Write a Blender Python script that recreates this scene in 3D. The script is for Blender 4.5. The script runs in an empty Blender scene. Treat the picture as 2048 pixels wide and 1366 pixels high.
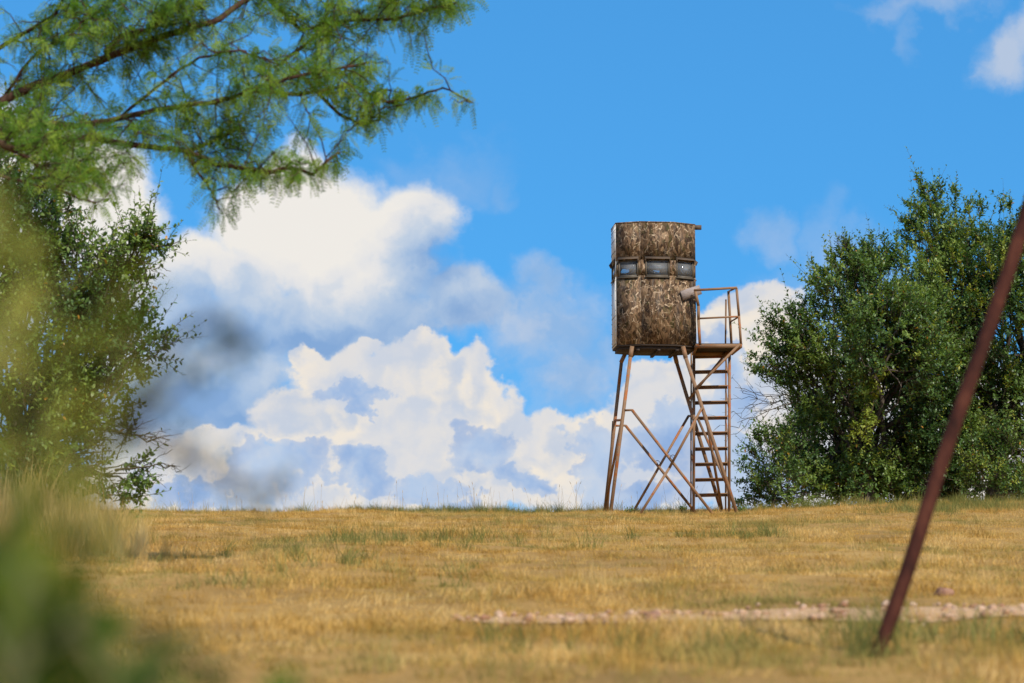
import bpy, bmesh, math, random
import numpy as np
from mathutils import Vector, Matrix, noise as mnoise

scene = bpy.context.scene
COL = scene.collection
random.seed(7)
R = np.random.default_rng(11)

# ------------------------------------------------------------------ camera
F_PX = 4500.0                       # focal length in pixels of the 2048 px wide photograph
PITCH = math.radians(8.63)
EYE = Vector((0.0, 0.0, 1.0))
cam_data = bpy.data.cameras.new('camera')
cam_data.sensor_width = 36.0
cam_data.lens = F_PX / 2048.0 * 36.0
cam_data.clip_start = 0.05
cam_data.clip_end = 6000.0
cam_data.dof.use_dof = True
cam_data.dof.focus_distance = 41.5
cam_data.dof.aperture_fstop = 3.0
cam_data.dof.aperture_blades = 0
cam = bpy.data.objects.new('camera', cam_data)
cam.location = EYE
cam.rotation_euler = (math.pi / 2 + PITCH, 0, 0)
COL.objects.link(cam)
scene.camera = cam


def ray(px, py):
    dx, dy = (px - 1024.0) / F_PX, -(py - 683.0) / F_PX
    c, s = math.cos(PITCH), math.sin(PITCH)
    return Vector((dx, c - dy * s, s + dy * c))


def W(px, py, y):
    """The place at depth y (metres north of the camera) that the photograph shows at pixel px, py."""
    d = ray(px, py)
    return EYE + d * (y / d.y)


def lin(r, g, b):
    f = lambda v: v / 12.92 if v <= 0.04045 else ((v + 0.055) / 1.055) ** 2.4
    return (f(r / 255), f(g / 255), f(b / 255), 1.0)


# ------------------------------------------------------------------ light and exposure
SUN_EL, SUN_AZ = math.radians(43), math.radians(149)      # azimuth from +Y (north) towards +X: behind the camera, right
scene.view_settings.view_transform = 'Standard'
scene.view_settings.look = 'None'
scene.view_settings.gamma = 1.0
scene.view_settings.exposure = 0.0
scene.view_settings.use_curve_mapping = False
scene.render.film_transparent = False
cy = scene.cycles
cy.max_bounces = 9
cy.diffuse_bounces = 8
cy.glossy_bounces = 2
cy.transmission_bounces = 4
cy.transparent_max_bounces = 12
cy.caustics_reflective = False
cy.caustics_refractive = False
cy.use_denoising = True

sun_data = bpy.data.lights.new('sun', 'SUN')
sun_data.energy = 4.8
sun_data.angle = math.radians(0.5)
sun_data.color = (1.0, 0.93, 0.82)
sun = bpy.data.objects.new('sun', sun_data)
sdir = Vector((math.sin(SUN_AZ) * math.cos(SUN_EL), math.cos(SUN_AZ) * math.cos(SUN_EL), math.sin(SUN_EL)))
sun.rotation_euler = sdir.to_track_quat('Z', 'Y').to_euler()
sun.location = (0, -10, 30)
COL.objects.link(sun)


class Nodes:
    """Short hand for wiring a node tree."""
    def __init__(self, tree):
        self.t = tree
        tree.nodes.clear()

    def new(self, kind, **props):
        n = self.t.nodes.new(kind)
        for k, v in props.items():
            setattr(n, k, v)
        return n

    def put(self, sock, v):
        if v is None:
            return
        if isinstance(v, bpy.types.NodeSocket):
            self.t.links.new(v, sock)
        else:
            sock.default_value = v

    def math(self, op, a, b=None, c=None, clamp=False):
        n = self.new('ShaderNodeMath', operation=op, use_clamp=clamp)
        for i, v in enumerate((a, b, c)):
            self.put(n.inputs[i], v)
        return n.outputs[0]

    def vec(self, op, a, b=None, c=None):
        n = self.new('ShaderNodeVectorMath', operation=op)
        for i, v in enumerate((a, b, c)):
            if op == 'SCALE' and i == 1:
                self.put(n.inputs['Scale'], v)
            else:
                self.put(n.inputs[i], v)
        return n.outputs['Value'] if op in ('LENGTH', 'DOT_PRODUCT', 'DISTANCE') else n.outputs[0]

    def step(self, v, lo, hi, a=0.0, b=1.0):
        n = self.new('ShaderNodeMapRange', interpolation_type='SMOOTHSTEP')
        for i, x in enumerate((v, lo, hi, a, b)):
            self.put(n.inputs[i], x)
        return n.outputs[0]

    def mix(self, fac, a, b, blend='MIX'):
        n = self.new('ShaderNodeMix', data_type='RGBA', blend_type=blend)
        self.put(n.inputs[0], fac)
        self.put(n.inputs[6], a)
        self.put(n.inputs[7], b)
        return n.outputs[2]

    def noise(self, vec, scale, detail=4.0, rough=0.55, dist=0.0, out=0, lac=2.0):
        n = self.new('ShaderNodeTexNoise')
        self.put(n.inputs['Vector'], vec)
        n.inputs['Scale'].default_value = scale
        n.inputs['Detail'].default_value = detail
        n.inputs['Roughness'].default_value = rough
        n.inputs['Lacunarity'].default_value = lac
        n.inputs['Distortion'].default_value = dist
        return n.outputs[out]

    def ramp(self, fac, stops):
        n = self.new('ShaderNodeValToRGB')
        self.put(n.inputs[0], fac)
        el = n.color_ramp.elements
        while len(el) < len(stops):
            el.new(0.5)
        for e, (p, c) in zip(el, stops):
            e.position, e.color = p, (c if len(c) == 4 else (*c, 1))
        return n.outputs[0]

    def mapping(self, vec, scale=(1, 1, 1), loc=(0, 0, 0), rot=(0, 0, 0)):
        n = self.new('ShaderNodeMapping')
        self.put(n.inputs[0], vec)
        n.inputs['Location'].default_value = loc
        n.inputs['Rotation'].default_value = rot
        n.inputs['Scale'].default_value = scale
        return n.outputs[0]


# ------------------------------------------------------------------ sky: Nishita air with a bank of cumulus along the northern horizon
SKY_STRENGTH = 0.1


def build_sky():
    w = bpy.data.worlds.new('World')
    scene.world = w
    w.use_nodes = True
    w.cycles.sampling_method = 'MANUAL'
    w.cycles.sample_map_resolution = 256
    n = Nodes(w.node_tree)
    K = 1.0 / SKY_STRENGTH
    tc = n.new('ShaderNodeTexCoord').outputs['Generated']
    sky = n.new('ShaderNodeTexSky', sky_type='NISHITA', sun_disc=False)
    sky.sun_elevation = SUN_EL
    sky.sun_rotation = SUN_AZ
    sky.air_density = 1.0
    sky.dust_density = 0.0
    sky.ozone_density = 3.0
    sky.altitude = 300
    gam = n.new('ShaderNodeGamma')
    n.put(gam.inputs[0], n.vec('SCALE', sky.outputs[0], SKY_STRENGTH))
    gam.inputs[1].default_value = 0.4
    air = n.mix(1.0, gam.outputs[0], (0.148, 0.562, 1.03, 1), 'MULTIPLY')
    sep = n.new('ShaderNodeSeparateXYZ')
    n.put(sep.inputs[0], tc)
    x, y, z = sep.outputs
    az = n.math('MULTIPLY', n.math('ARCTAN2', x, y), 4.5)
    el = n.math('MULTIPLY', n.math('ARCSINE', z), 4.5)
    comb = n.new('ShaderNodeCombineXYZ')
    n.put(comb.inputs[0], az)
    n.put(comb.inputs[1], el)
    p = comb.outputs[0]                       # angles, 4.5 units to the radian

    def uv(px, py):
        d = ray(px, py).normalized()
        return math.atan2(d.x, d.y) * 4.5, math.asin(d.z) * 4.5

    def union(vec, blobs):
        """1 in the middle of the nearest cloud lump, 0 on its rim, negative outside."""
        best = None
        for bx, by, rx, ry in blobs:
            u, v = uv(bx, by)
            i, j = 1000.0 / rx, 1000.0 / ry
            q = n.vec('MULTIPLY_ADD', vec, (i, j, 0), (-u * i, -v * j, 0))
            l = n.vec('LENGTH', q)
            best = l if best is None else n.math('SMOOTH_MIN', best, l, 0.25)
        return n.math('SUBTRACT', 1.0, best)

    def offset(scale, detail, amount, rough=0.55):
        c = n.noise(p, scale, detail, rough, out=1)
        return n.vec('SCALE', n.vec('SUBTRACT', c, (0.5, 0.5, 0.5)), amount)

    def centred(sock, k, add):
        return n.math('MULTIPLY_ADD', n.math('SUBTRACT', sock, 0.5), k, add)
    broad = offset(3.0, 2, 0.26)
    ragged = offset(11.0, 6, 0.105, 0.6)
    pw = n.vec('ADD', p, broad)                                   # slow billows
    pf = n.vec('ADD', n.vec('ADD', p, n.vec('SCALE', broad, 0.55)), ragged)   # billows with ragged rims
    fine = n.noise(p, 16.0, 8, 0.62)
    fine_up = n.noise(n.vec('ADD', p, (-0.007, 0.011, 0)), 16.0, 6, 0.6)
    soft = n.noise(pf, 5.5, 6, 0.5)
    soft_up = n.noise(n.vec('ADD', pf, (-0.02, 0.03, 0)), 5.5, 4, 0.5)
    wide = n.noise(p, 0.9, 5, 0.55)

    # the soft upper bank
    bank = [(640, 470, 240, 150), (838, 440, 92, 108), (780, 480, 120, 110), (600, 365, 80, 80), (500, 430, 85, 85), (760, 550, 160, 110),
            (320, 590, 130, 85), (385, 525, 105, 70), (480, 570, 110, 80), (215, 400, 115, 150), (150, 320, 90, 80), (430, 670, 200, 100), (620, 640, 310, 80),
            (915, 615, 115, 70), (400, 770, 240, 150), (300, 880, 170, 130), (-100, 500, 260, 300), (-300, 800, 400, 250)]
    bshade = [(660, 672, 380, 62), (440, 655, 150, 62), (410, 810, 170, 90), (900, 650, 140, 60), (470, 850, 130, 70),
              (-200, 800, 300, 180), (885, 560, 70, 90)]
    pb = n.vec('ADD', n.vec('ADD', p, n.vec('SCALE', broad, 0.6)), n.vec('SCALE', ragged, 0.7))
    b = union(pb, bank)
    bcov = n.step(centred(soft, 0.9, centred(fine, 0.35, b)), -0.10, 0.34)
    bs = centred(wide, 0.5, union(pb, bshade))
    bs = n.math('MULTIPLY_ADD', n.math('SUBTRACT', soft_up, soft), 2.4, bs)
    bs = centred(soft, -1.3, bs)
    bsh = n.math('MULTIPLY_ADD', bs, 0.42, 0.62, clamp=True)
    bcol = n.ramp(bsh, [(0.0, lin(242, 237, 229)), (0.25, lin(230, 229, 229)), (0.5, lin(194, 208, 226)), (0.75, lin(163, 189, 222)), (1.0, lin(134, 169, 214))])

    # thin separate tufts, each with its own opacity
    wisps = [(1100, 655, 115, 95, .85), (1085, 570, 52, 48, .85), (1140, 745, 75, 80, .85), (1020, 645, 60, 55, .75),
             (930, 325, 95, 60, .34), (990, 358, 45, 42, .36), (830, 312, 55, 35, .2), (1550, 448, 48, 45, .45), (1650, 470, 40, 70, .26),
             (1690, 520, 60, 60, .4), (2000, 95, 66, 56, .85), (2075, 70, 45, 55, .8), (1790, 45, 22, 45, .35), (1850, -14, 110, 26, .55),
             (1200, 705, 60, 45, .6), (1250, 660, 60, 50, .3), (1700, 620, 140, 120, .4)]
    wl = None
    pw2 = n.vec('ADD', pb, n.vec('SCALE', ragged, 0.5))
    for bx, by, rx, ry, op in wisps:
        u, v = uv(bx, by)
        i, j = 1000.0 / rx, 1000.0 / ry
        l = n.vec('LENGTH', n.vec('MULTIPLY_ADD', pw2, (i, j, 0), (-u * i, -v * j, 0)))
        t = n.math('MULTIPLY', n.step(centred(soft, 1.6, n.math('SUBTRACT', 1.0, l)), -0.55, 0.75), op)
        wl = t if wl is None else n.math('MAXIMUM', wl, t)
    wcol = n.mix(n.step(soft, 0.38, 0.62), lin(150, 184, 224), lin(192, 204, 223))

    # the crisp cumulus in front, down to the horizon
    cum = [(690, 765, 115, 75), (830, 745, 95, 68), (935, 765, 90, 68), (615, 712, 40, 34), (600, 860, 110, 80), (700, 880, 150, 110),
           (860, 850, 180, 120), (985, 850, 85, 85), (520, 965, 190, 60), (680, 1000, 260, 70), (900, 970, 210, 90), (1105, 900, 85, 70),
           (1090, 965, 150, 80), (1225, 880, 90, 90), (1285, 805, 75, 65), (1190, 970, 160, 80), (1340, 900, 120, 140), (1300, 745, 60, 40),
           (430, 905, 90, 40), (350, 935, 100, 45), (1500, 640, 92, 82), (1568, 612, 50, 72), (1425, 655, 75, 62), (1480, 745, 130, 100),
           (1400, 770, 80, 80), (1580, 725, 80, 90), (1680, 820, 170, 160), (1510, 920, 210, 140), (1950, 900, 260, 160),
           (250, 1010, 220, 60), (820, 690, 30, 26), (745, 695, 30, 22)]
    cshade = [(712, 800, 95, 30), (550, 938, 95, 46), (715, 956, 78, 34), (835, 988, 74, 30), (962, 900, 78, 58), (1062, 975, 70, 36),
              (1205, 905, 60, 80), (1320, 870, 80, 70), (600, 1018, 60, 22), (890, 1022, 80, 20), (1290, 1000, 110, 45), (1455, 815, 80, 60),
              (1440, 720, 34, 76), (400, 990, 110, 26), (1500, 960, 160, 70)]
    c = union(pf, cum)
    ccov = n.step(centred(fine, 0.6, c), -0.06, 0.16)
    ps = n.vec('ADD', pf, n.vec('SCALE', ragged, 1.1))
    cs = centred(fine, 0.7, centred(soft, -0.9, union(ps, cshade)))
    csh = n.math('MULTIPLY', n.step(cs, -0.10, 0.14), n.step(cs, -0.3, 0.9, 0.55, 1.0))
    relief = n.step(n.math('SUBTRACT', fine_up, fine), -0.03, 0.2)
    mound = n.noise(pf, 8.5, 3, 0.45)
    mound_up = n.noise(n.vec('ADD', pf, (-0.020, 0.026, 0)), 8.5, 2, 0.45)
    lump = n.step(n.math('SUBTRACT', mound_up, mound), -0.09, 0.13)
    lit = n.mix(lump, lin(244, 233, 217), lin(198, 207, 222))
    lit = n.mix(n.math('MULTIPLY', relief, 0.28), lit, lin(214, 219, 230))
    lit = n.mix(n.step(soft, 0.40, 0.60, 0.0, 0.6), lit, lin(212, 216, 225))
    dim = n.mix(n.step(mound, 0.35, 0.65), lin(140, 173, 220), lin(182, 203, 231))
    ccol = n.mix(n.math('MULTIPLY', csh, 0.95), lit, dim)

    # scattered cumulus elsewhere in the sky
    outx = n.step(n.math('ABSOLUTE', az), 1.05, 1.5)
    outy = n.step(el, 1.45, 1.9)
    away = n.math('MAXIMUM', outx, outy)
    gen = n.math('MULTIPLY', n.step(n.math('MULTIPLY_ADD', soft, 0.25, wide), 0.62, 0.74), away)
    gcol = n.mix(n.step(n.math('SUBTRACT', soft_up, soft), -0.1, 0.14), lin(246, 241, 232), lin(180, 198, 226))

    haze = n.step(el, 0.62, 0.27, 0.0, 0.62)
    base = n.mix(haze, air, lin(176, 208, 243))
    out = n.mix(n.math('MULTIPLY', bcov, 0.97), base, bcol)
    out = n.mix(wl, out, wcol)
    out = n.mix(gen, out, gcol)
    out = n.mix(n.math('MULTIPLY', ccov, 0.97), out, ccol)
    below = n.step(el, -0.02, 0.0)
    out = n.mix(below, lin(150, 130, 95), out)
    out = n.vec('SCALE', out, K)
    bg = n.new('ShaderNodeBackground')
    n.put(bg.inputs[0], out)
    bg.inputs[1].default_value = SKY_STRENGTH
    o = n.new('ShaderNodeOutputWorld')
    n.put(o.inputs[0], bg.outputs[0])


build_sky()


# ------------------------------------------------------------------ mesh helpers
def mesh_of(name, verts, faces, mat=None, tint=None, smooth=False):
    """faces: (N,3) or (N,4) array, or a list of such arrays."""
    verts = np.asarray(verts, dtype=np.float32).reshape(-1, 3)
    fl = faces if isinstance(faces, list) else [faces]
    fl = [np.asarray(f, dtype=np.int32) for f in fl if len(f)]
    me = bpy.data.meshes.new(name)
    me.vertices.add(len(verts))
    me.vertices.foreach_set('co', verts.ravel())
    loops = np.concatenate([f.ravel() for f in fl])
    tot = np.concatenate([np.full(len(f), f.shape[1], dtype=np.int32) for f in fl])
    start = np.concatenate([[0], np.cumsum(tot)[:-1]]).astype(np.int32)
    me.loops.add(len(loops))
    me.loops.foreach_set('vertex_index', loops)
    me.polygons.add(len(tot))
    me.polygons.foreach_set('loop_start', start)
    me.polygons.foreach_set('loop_total', tot)
    if smooth:
        me.polygons.foreach_set('use_smooth', np.ones(len(tot), dtype=bool))
    if tint is not None:
        a = me.attributes.new('tint', 'FLOAT', 'POINT')
        a.data.foreach_set('value', np.asarray(tint, dtype=np.float32))
    me.update(calc_edges=True)
    if mat:
        me.materials.append(mat)
    return me


def link(name, data, parent=None, loc=None):
    o = bpy.data.objects.new(name, data)
    COL.objects.link(o)
    if parent:
        o.parent = parent
    if loc is not None:
        o.location = loc
    return o


def tag(o, label=None, cat=None, group=None, kind=None):
    for k, v in (('label', label), ('category', cat), ('group', group), ('kind', kind)):
        if v:
            o[k] = v
    return o


def thing(name, loc, label, cat, group=None):
    return tag(link(name, None, None, loc), label, cat, group)


class MB:
    """Collects boxes, bars, tubes and prisms into one mesh."""
    def __init__(self, origin=(0, 0, 0)):
        self.v, self.f3, self.f4 = [], [], []
        self.o = Vector(origin)

    def prism(self, poly, z0, z1):
        n, b = len(poly), len(self.v)
        for z in (z0, z1):
            for x, y in poly:
                self.v.append((x - self.o.x, y - self.o.y, z - self.o.z))
        for i in range(n):
            j = (i + 1) % n
            self.f4.append((b + i, b + j, b + n + j, b + n + i))
        if n == 4:
            self.f4 += [(b + 3, b + 2, b + 1, b), (b + 4, b + 5, b + 6, b + 7)]
        else:
            for i in range(1, n - 1):
                self.f3 += [(b, b + i + 1, b + i), (b + n, b + n + i, b + n + i + 1)]
        return self

    def box(self, x0, x1, y0, y1, z0, z1):
        return self.prism([(x0, y0), (x1, y0), (x1, y1), (x0, y1)], z0, z1)

    def bar(self, p, q, w, h=None, up=(0, 0, 1)):
        p, q = Vector(p) - self.o, Vector(q) - self.o
        d = (q - p).normalized()
        s = d.cross(Vector(up))
        if s.length < 1e-3:
            s = d.cross(Vector((0, 1, 0)))
        s.normalize()
        t = s.cross(d).normalized()
        s, t = s * (w / 2), t * ((h or w) / 2)
        b = len(self.v)
        for c in (p, q):
            self.v += [tuple(c - s - t), tuple(c + s - t), tuple(c + s + t), tuple(c - s + t)]
        self.f4 += [(b + 3, b + 2, b + 1, b), (b + 4, b + 5, b + 6, b + 7)]
        self.f4 += [(b + i, b + (i + 1) % 4, b + 4 + (i + 1) % 4, b + 4 + i) for i in range(4)]
        return self

    def tube(self, pts, rad, sides=8, cap=True):
        pts = [Vector(p) - self.o for p in pts]
        if not hasattr(rad, '__len__'):
            rad = [rad] * len(pts)
        b = len(self.v)
        u = None
        for i, p in enumerate(pts):
            d = (pts[min(i + 1, len(pts) - 1)] - pts[max(i - 1, 0)])
            d = d.normalized() if d.length > 1e-9 else Vector((0, 0, 1))
            if u is None:
                u = d.cross(Vector((0.3, 0.9, 0.2)))
            u = (u - d * u.dot(d)).normalized()
            w = d.cross(u)
            for k in range(sides):
                a = 2 * math.pi * k / sides
                self.v.append(tuple(p + (u * math.cos(a) + w * math.sin(a)) * rad[i]))
        for i in range(len(pts) - 1):
            for k in range(sides):
                k2 = (k + 1) % sides
                self.f4.append((b + i * sides + k, b + i * sides + k2, b + (i + 1) * sides + k2, b + (i + 1) * sides + k))
        if cap:
            e = b + (len(pts) - 1) * sides
            for k in range(1, sides - 1):
                self.f3 += [(b, b + k + 1, b + k), (e, e + k, e + k + 1)]
        return self

    def build(self, name, mat, parent=None, loc=None, smooth=False):
        me = mesh_of(name, self.v, [np.array(self.f3, dtype=np.int32).reshape(-1, 3), np.array(self.f4, dtype=np.int32).reshape(-1, 4)], mat, smooth=smooth)
        return link(name, me, parent, loc)


# ------------------------------------------------------------------ materials
def new_mat(name):
    m = bpy.data.materials.new(name)
    m.use_nodes = True
    return m, Nodes(m.node_tree)


def finish(n, color, rough=0.7, bump=None, bump_d=0.002, metal=0.0, spec=0.3):
    b = n.new('ShaderNodeBsdfPrincipled')
    n.put(b.inputs['Base Color'], color)
    n.put(b.inputs['Roughness'], rough)
    b.inputs['Metallic'].default_value = metal
    b.inputs['Specular IOR Level'].default_value = spec
    if bump is not None:
        bn = n.new('ShaderNodeBump')
        bn.inputs['Distance'].default_value = bump_d
        bn.inputs['Strength'].default_value = 0.8
        n.put(bn.inputs['Height'], bump)
        n.put(b.inputs['Normal'], bn.outputs[0])
    o = n.new('ShaderNodeOutputMaterial')
    n.put(o.inputs[0], b.outputs[0])


def obj_co(n):
    return n.new('ShaderNodeTexCoord').outputs['Object']


def mat_leaf(name, dark, mid, bright, odd, trans=0.35, gloss=0.3, rough=0.45):
    m, n = new_mat(name)
    at = n.new('ShaderNodeAttribute', attribute_name='tint').outputs['Fac']
    col = n.ramp(at, [(0.0, dark), (0.45, mid), (0.9, bright), (0.975, bright), (0.985, odd), (1.0, odd)])
    b = n.new('ShaderNodeBsdfPrincipled')
    n.put(b.inputs['Base Color'], col)
    b.inputs['Roughness'].default_value = rough
    b.inputs['Specular IOR Level'].default_value = gloss
    t = n.new('ShaderNodeBsdfTranslucent')
    n.put(t.inputs[0], n.mix(1.0, col, (1.25, 1.3, 0.6, 1), 'MULTIPLY'))
    s = n.new('ShaderNodeMixShader')
    s.inputs[0].default_value = trans
    n.put(s.inputs[1], b.outputs[0])
    n.put(s.inputs[2], t.outputs[0])
    o = n.new('ShaderNodeOutputMaterial')
    n.put(o.inputs[0], s.outputs[0])
    return m


M = {}


def make_materials():
    # painted brown steel with rust
    m, n = new_mat('brown_steel')
    g = n.new('ShaderNodeNewGeometry').outputs['Position']
    a = n.noise(g, 9.0, 6, 0.65)
    b = n.noise(g, 2.2, 3, 0.6)
    c = n.mix(n.step(b, 0.35, 0.7), (0.21, 0.115, 0.055, 1), (0.275, 0.165, 0.095, 1))
    c = n.mix(n.step(n.math('MULTIPLY_ADD', a, 0.7, n.math('MULTIPLY', b, 0.5)), 0.62, 0.72), c, (0.33, 0.10, 0.022, 1))
    c = n.mix(n.step(n.noise(g, 26, 3), 0.63, 0.74), c, (0.08, 0.04, 0.025, 1))
    finish(n, c, 0.62, a, 0.002)
    M['steel'] = m
    # red brown rust of the pipe
    m, n = new_mat('rusty_pipe')
    g = obj_co(n)
    a = n.noise(n.mapping(g, (12, 12, 5)), 1.0, 7, 0.7)
    c = n.ramp(a, [(0.3, (0.022, 0.009, 0.007)), (0.5, (0.066, 0.021, 0.014)), (0.7, (0.125, 0.042, 0.024))])
    finish(n, c, 0.8, a, 0.002, spec=0.12)
    M['pipe'] = m
    # printed camouflage: bark, leaves and pale twigs
    m, n = new_mat('camouflage_print')
    g = obj_co(n)
    rnd = n.new('ShaderNodeObjectInfo').outputs['Location']
    rnd = n.new('ShaderNodeObjectInfo').outputs['Random']
    sh = n.new('ShaderNodeCombineXYZ')
    n.put(sh.inputs[0], n.math('MULTIPLY', rnd, 6.0))
    q = n.vec('MULTIPLY', n.vec('ADD', g, sh.outputs[0]), (1, 0, 1))
    wv = n.vec('SCALE', n.vec('SUBTRACT', n.noise(q, 6.0, 3, 0.6, out=1), (0.5, 0.5, 0.5)), 0.13)
    q = n.vec('MULTIPLY', n.vec('ADD', q, wv), (1, 0, 1))

    def shapes(scale, off):
        v = n.new('ShaderNodeTexVoronoi', feature='F1')
        n.put(v.inputs['Vector'], n.mapping(q, scale, loc=(off, 0.5, off)))
        v.inputs['Scale'].default_value = 1.0
        sp = n.new('ShaderNodeSeparateColor')
        n.put(sp.inputs[0], v.outputs['Color'])
        return n.ramp(sp.outputs[0], [(0.0, (0.026, 0.018, 0.012)), (0.22, (0.055, 0.036, 0.022)), (0.40, (0.105, 0.068, 0.040)), (0.58, (0.165, 0.112, 0.068)),
                                      (0.74, (0.26, 0.185, 0.12)), (0.86, (0.33, 0.255, 0.18)), (0.90, (0.045, 0.05, 0.018)), (1.0, (0.075, 0.07, 0.025))])
    c = n.mix(0.42, shapes((23, 1, 10.5), 0.0), shapes((44, 1, 18), 3.7))
    c = n.mix(1.0, c, (1.0, 0.88, 0.76, 1), 'MULTIPLY')
    streak = n.noise(n.mapping(q, (40, 1, 12)), 1.0, 4, 0.65)
    c = n.mix(0.75, c, n.ramp(streak, [(0.32, (0.45, 0.43, 0.41)), (0.5, (1.0, 0.98, 0.95)), (0.68, (1.6, 1.55, 1.45))]), 'MULTIPLY')
    bark = n.noise(n.mapping(q, (9.5, 1, 1.6), loc=(4, 0, 2)), 1.0, 3, 0.5)
    c = n.mix(n.step(bark, 0.58, 0.62, 0, 0.4), c, n.mix(n.step(streak, 0.42, 0.58), (0.03, 0.026, 0.024, 1), (0.19, 0.16, 0.135, 1)))
    for rot, sc, off in ((0.5, (5.0, 1, 12.0), 0.0), (-0.45, (11.0, 1, 3.2), 7.3)):
        vo = n.new('ShaderNodeTexVoronoi', feature='DISTANCE_TO_EDGE')
        n.put(vo.inputs['Vector'], n.mapping(q, sc, loc=(off, 0.5, off), rot=(0, rot, 0)))
        vo.inputs['Scale'].default_value = 0.62
        line = n.step(vo.outputs['Distance'], 0.028, 0.012)
        mask = n.step(n.noise(n.mapping(q, (9, 1, 9), loc=(off, 0, 9)), 1.0, 2), 0.50, 0.56)
        c = n.mix(n.math('MULTIPLY', n.math('MULTIPLY', line, mask), 0.85), c, (0.50, 0.37, 0.24, 1))
    finish(n, c, 0.6, spec=0.2)
    M['camo'] = m
    m, n = new_mat('off_white_panel')
    g = obj_co(n)
    a = n.noise(n.mapping(g, (30, 30, 2)), 1.0, 4)
    c = n.mix(n.step(a, 0.4, 0.7), (0.80, 0.77, 0.72, 1), (0.68, 0.64, 0.58, 1))
    finish(n, c, 0.5)
    M['white'] = m
    m, n = new_mat('window_frame_olive')
    finish(n, n.mix(n.noise(obj_co(n), 14, 3), (0.075, 0.06, 0.042, 1), (0.13, 0.105, 0.073, 1)), 0.5)
    M['frame'] = m
    m, n = new_mat('awning_brown')
    finish(n, n.mix(n.noise(obj_co(n), 18, 4), (0.07, 0.047, 0.03, 1), (0.135, 0.092, 0.06, 1)), 0.7)
    M['awning'] = m
    m, n = new_mat('rivet_steel')
    finish(n, n.mix(n.noise(obj_co(n), 30, 2), (0.03, 0.025, 0.02, 1), (0.07, 0.055, 0.045, 1)), 0.5)
    M['rivet'] = m
    m, n = new_mat('interior_grey')
    finish(n, n.mix(n.noise(obj_co(n), 5, 3), (0.84, 0.84, 0.84, 1), (0.88, 0.88, 0.87, 1)), 0.8)
    M['inside'] = m
    m, n = new_mat('floor_board')
    a = n.noise(n.mapping(obj_co(n), (3, 30, 3)), 1.0, 4)
    finish(n, n.mix(a, (0.025, 0.017, 0.012, 1), (0.07, 0.048, 0.034, 1)), 0.8)
    M['underside'] = m
    m, n = new_mat('weathered_board')
    a = n.noise(n.mapping(obj_co(n), (6, 60, 60)), 1.0, 5, 0.65)
    finish(n, n.ramp(a, [(0.3, (0.17, 0.135, 0.12)), (0.5, (0.30, 0.245, 0.22)), (0.75, (0.40, 0.33, 0.30))]), 0.85, a, 0.003)
    M['board'] = m
    # dusty tinted window plastic
    m, n = new_mat('dusty_glazing')
    dust = n.noise(obj_co(n), 6, 4)
    tr = n.new('ShaderNodeBsdfTransparent')
    tr.inputs[0].default_value = (0.97, 0.98, 0.985, 1)
    gl = n.new('ShaderNodeBsdfGlossy')
    gl.inputs['Roughness'].default_value = 0.03
    gl.inputs[0].default_value = (1, 1, 1, 1)
    df = n.new('ShaderNodeBsdfDiffuse')
    df.inputs[0].default_value = (0.68, 0.70, 0.72, 1)
    s0 = n.new('ShaderNodeMixShader')
    n.put(s0.inputs[0], n.step(dust, 0.2, 0.9, 0.14, 0.19))
    n.put(s0.inputs[1], tr.outputs[0])
    n.put(s0.inputs[2], df.outputs[0])
    fr = n.new('ShaderNodeFresnel')
    fr.inputs[0].default_value = 1.45
    s1 = n.new('ShaderNodeMixShader')
    n.put(s1.inputs[0], fr.outputs[0])
    n.put(s1.inputs[1], s0.outputs[0])
    n.put(s1.inputs[2], gl.outputs[0])
    o = n.new('ShaderNodeOutputMaterial')
    n.put(o.inputs[0], s1.outputs[0])
    M['glass'] = m
    # soil and thatch
    m, n = new_mat('thatch_ground')
    g = n.new('ShaderNodeNewGeometry').outputs['Position']
    a = n.noise(g, 0.55, 5, 0.6)
    b = n.noise(g, 30, 4, 0.7)
    c = n.ramp(a, [(0.3, (0.30, 0.18, 0.06)), (0.5, (0.44, 0.26, 0.085)), (0.7, (0.52, 0.32, 0.11))])
    c = n.mix(n.step(b, 0.35, 0.7), n.mix(1.0, c, (0.72, 0.7, 0.62, 1), 'MULTIPLY'), c)
    finish(n, c, 0.95, b, 0.02, spec=0.1)
    M['ground'] = m
    m, n = new_mat('gravel_track')
    g = n.new('ShaderNodeNewGeometry').outputs['Position']
    a = n.noise(g, 18, 5, 0.7)
    finish(n, n.ramp(a, [(0.3, (0.40, 0.235, 0.11)), (0.5, (0.52, 0.32, 0.17)), (0.75, (0.58, 0.39, 0.24))]), 0.95, a, 0.02, spec=0.1)
    M['gravel'] = m
    m, n = new_mat('pale_stone')
    at = n.new('ShaderNodeAttribute', attribute_name='tint').outputs['Fac']
    finish(n, n.ramp(at, [(0.0, (0.32, 0.16, 0.09)), (0.35, (0.46, 0.28, 0.17)), (0.85, (0.54, 0.37, 0.26)), (1.0, (0.60, 0.50, 0.46))]), 0.9, spec=0.1)
    M['stone'] = m
    m, n = new_mat('red_brown_rock')
    a = n.noise(obj_co(n), 18, 5, 0.65)
    finish(n, n.mix(n.step(a, 0.35, 0.65), (0.16, 0.075, 0.05, 1), (0.34, 0.19, 0.13, 1)), 0.95, a, 0.01, spec=0.1)
    M['rock'] = m

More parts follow.
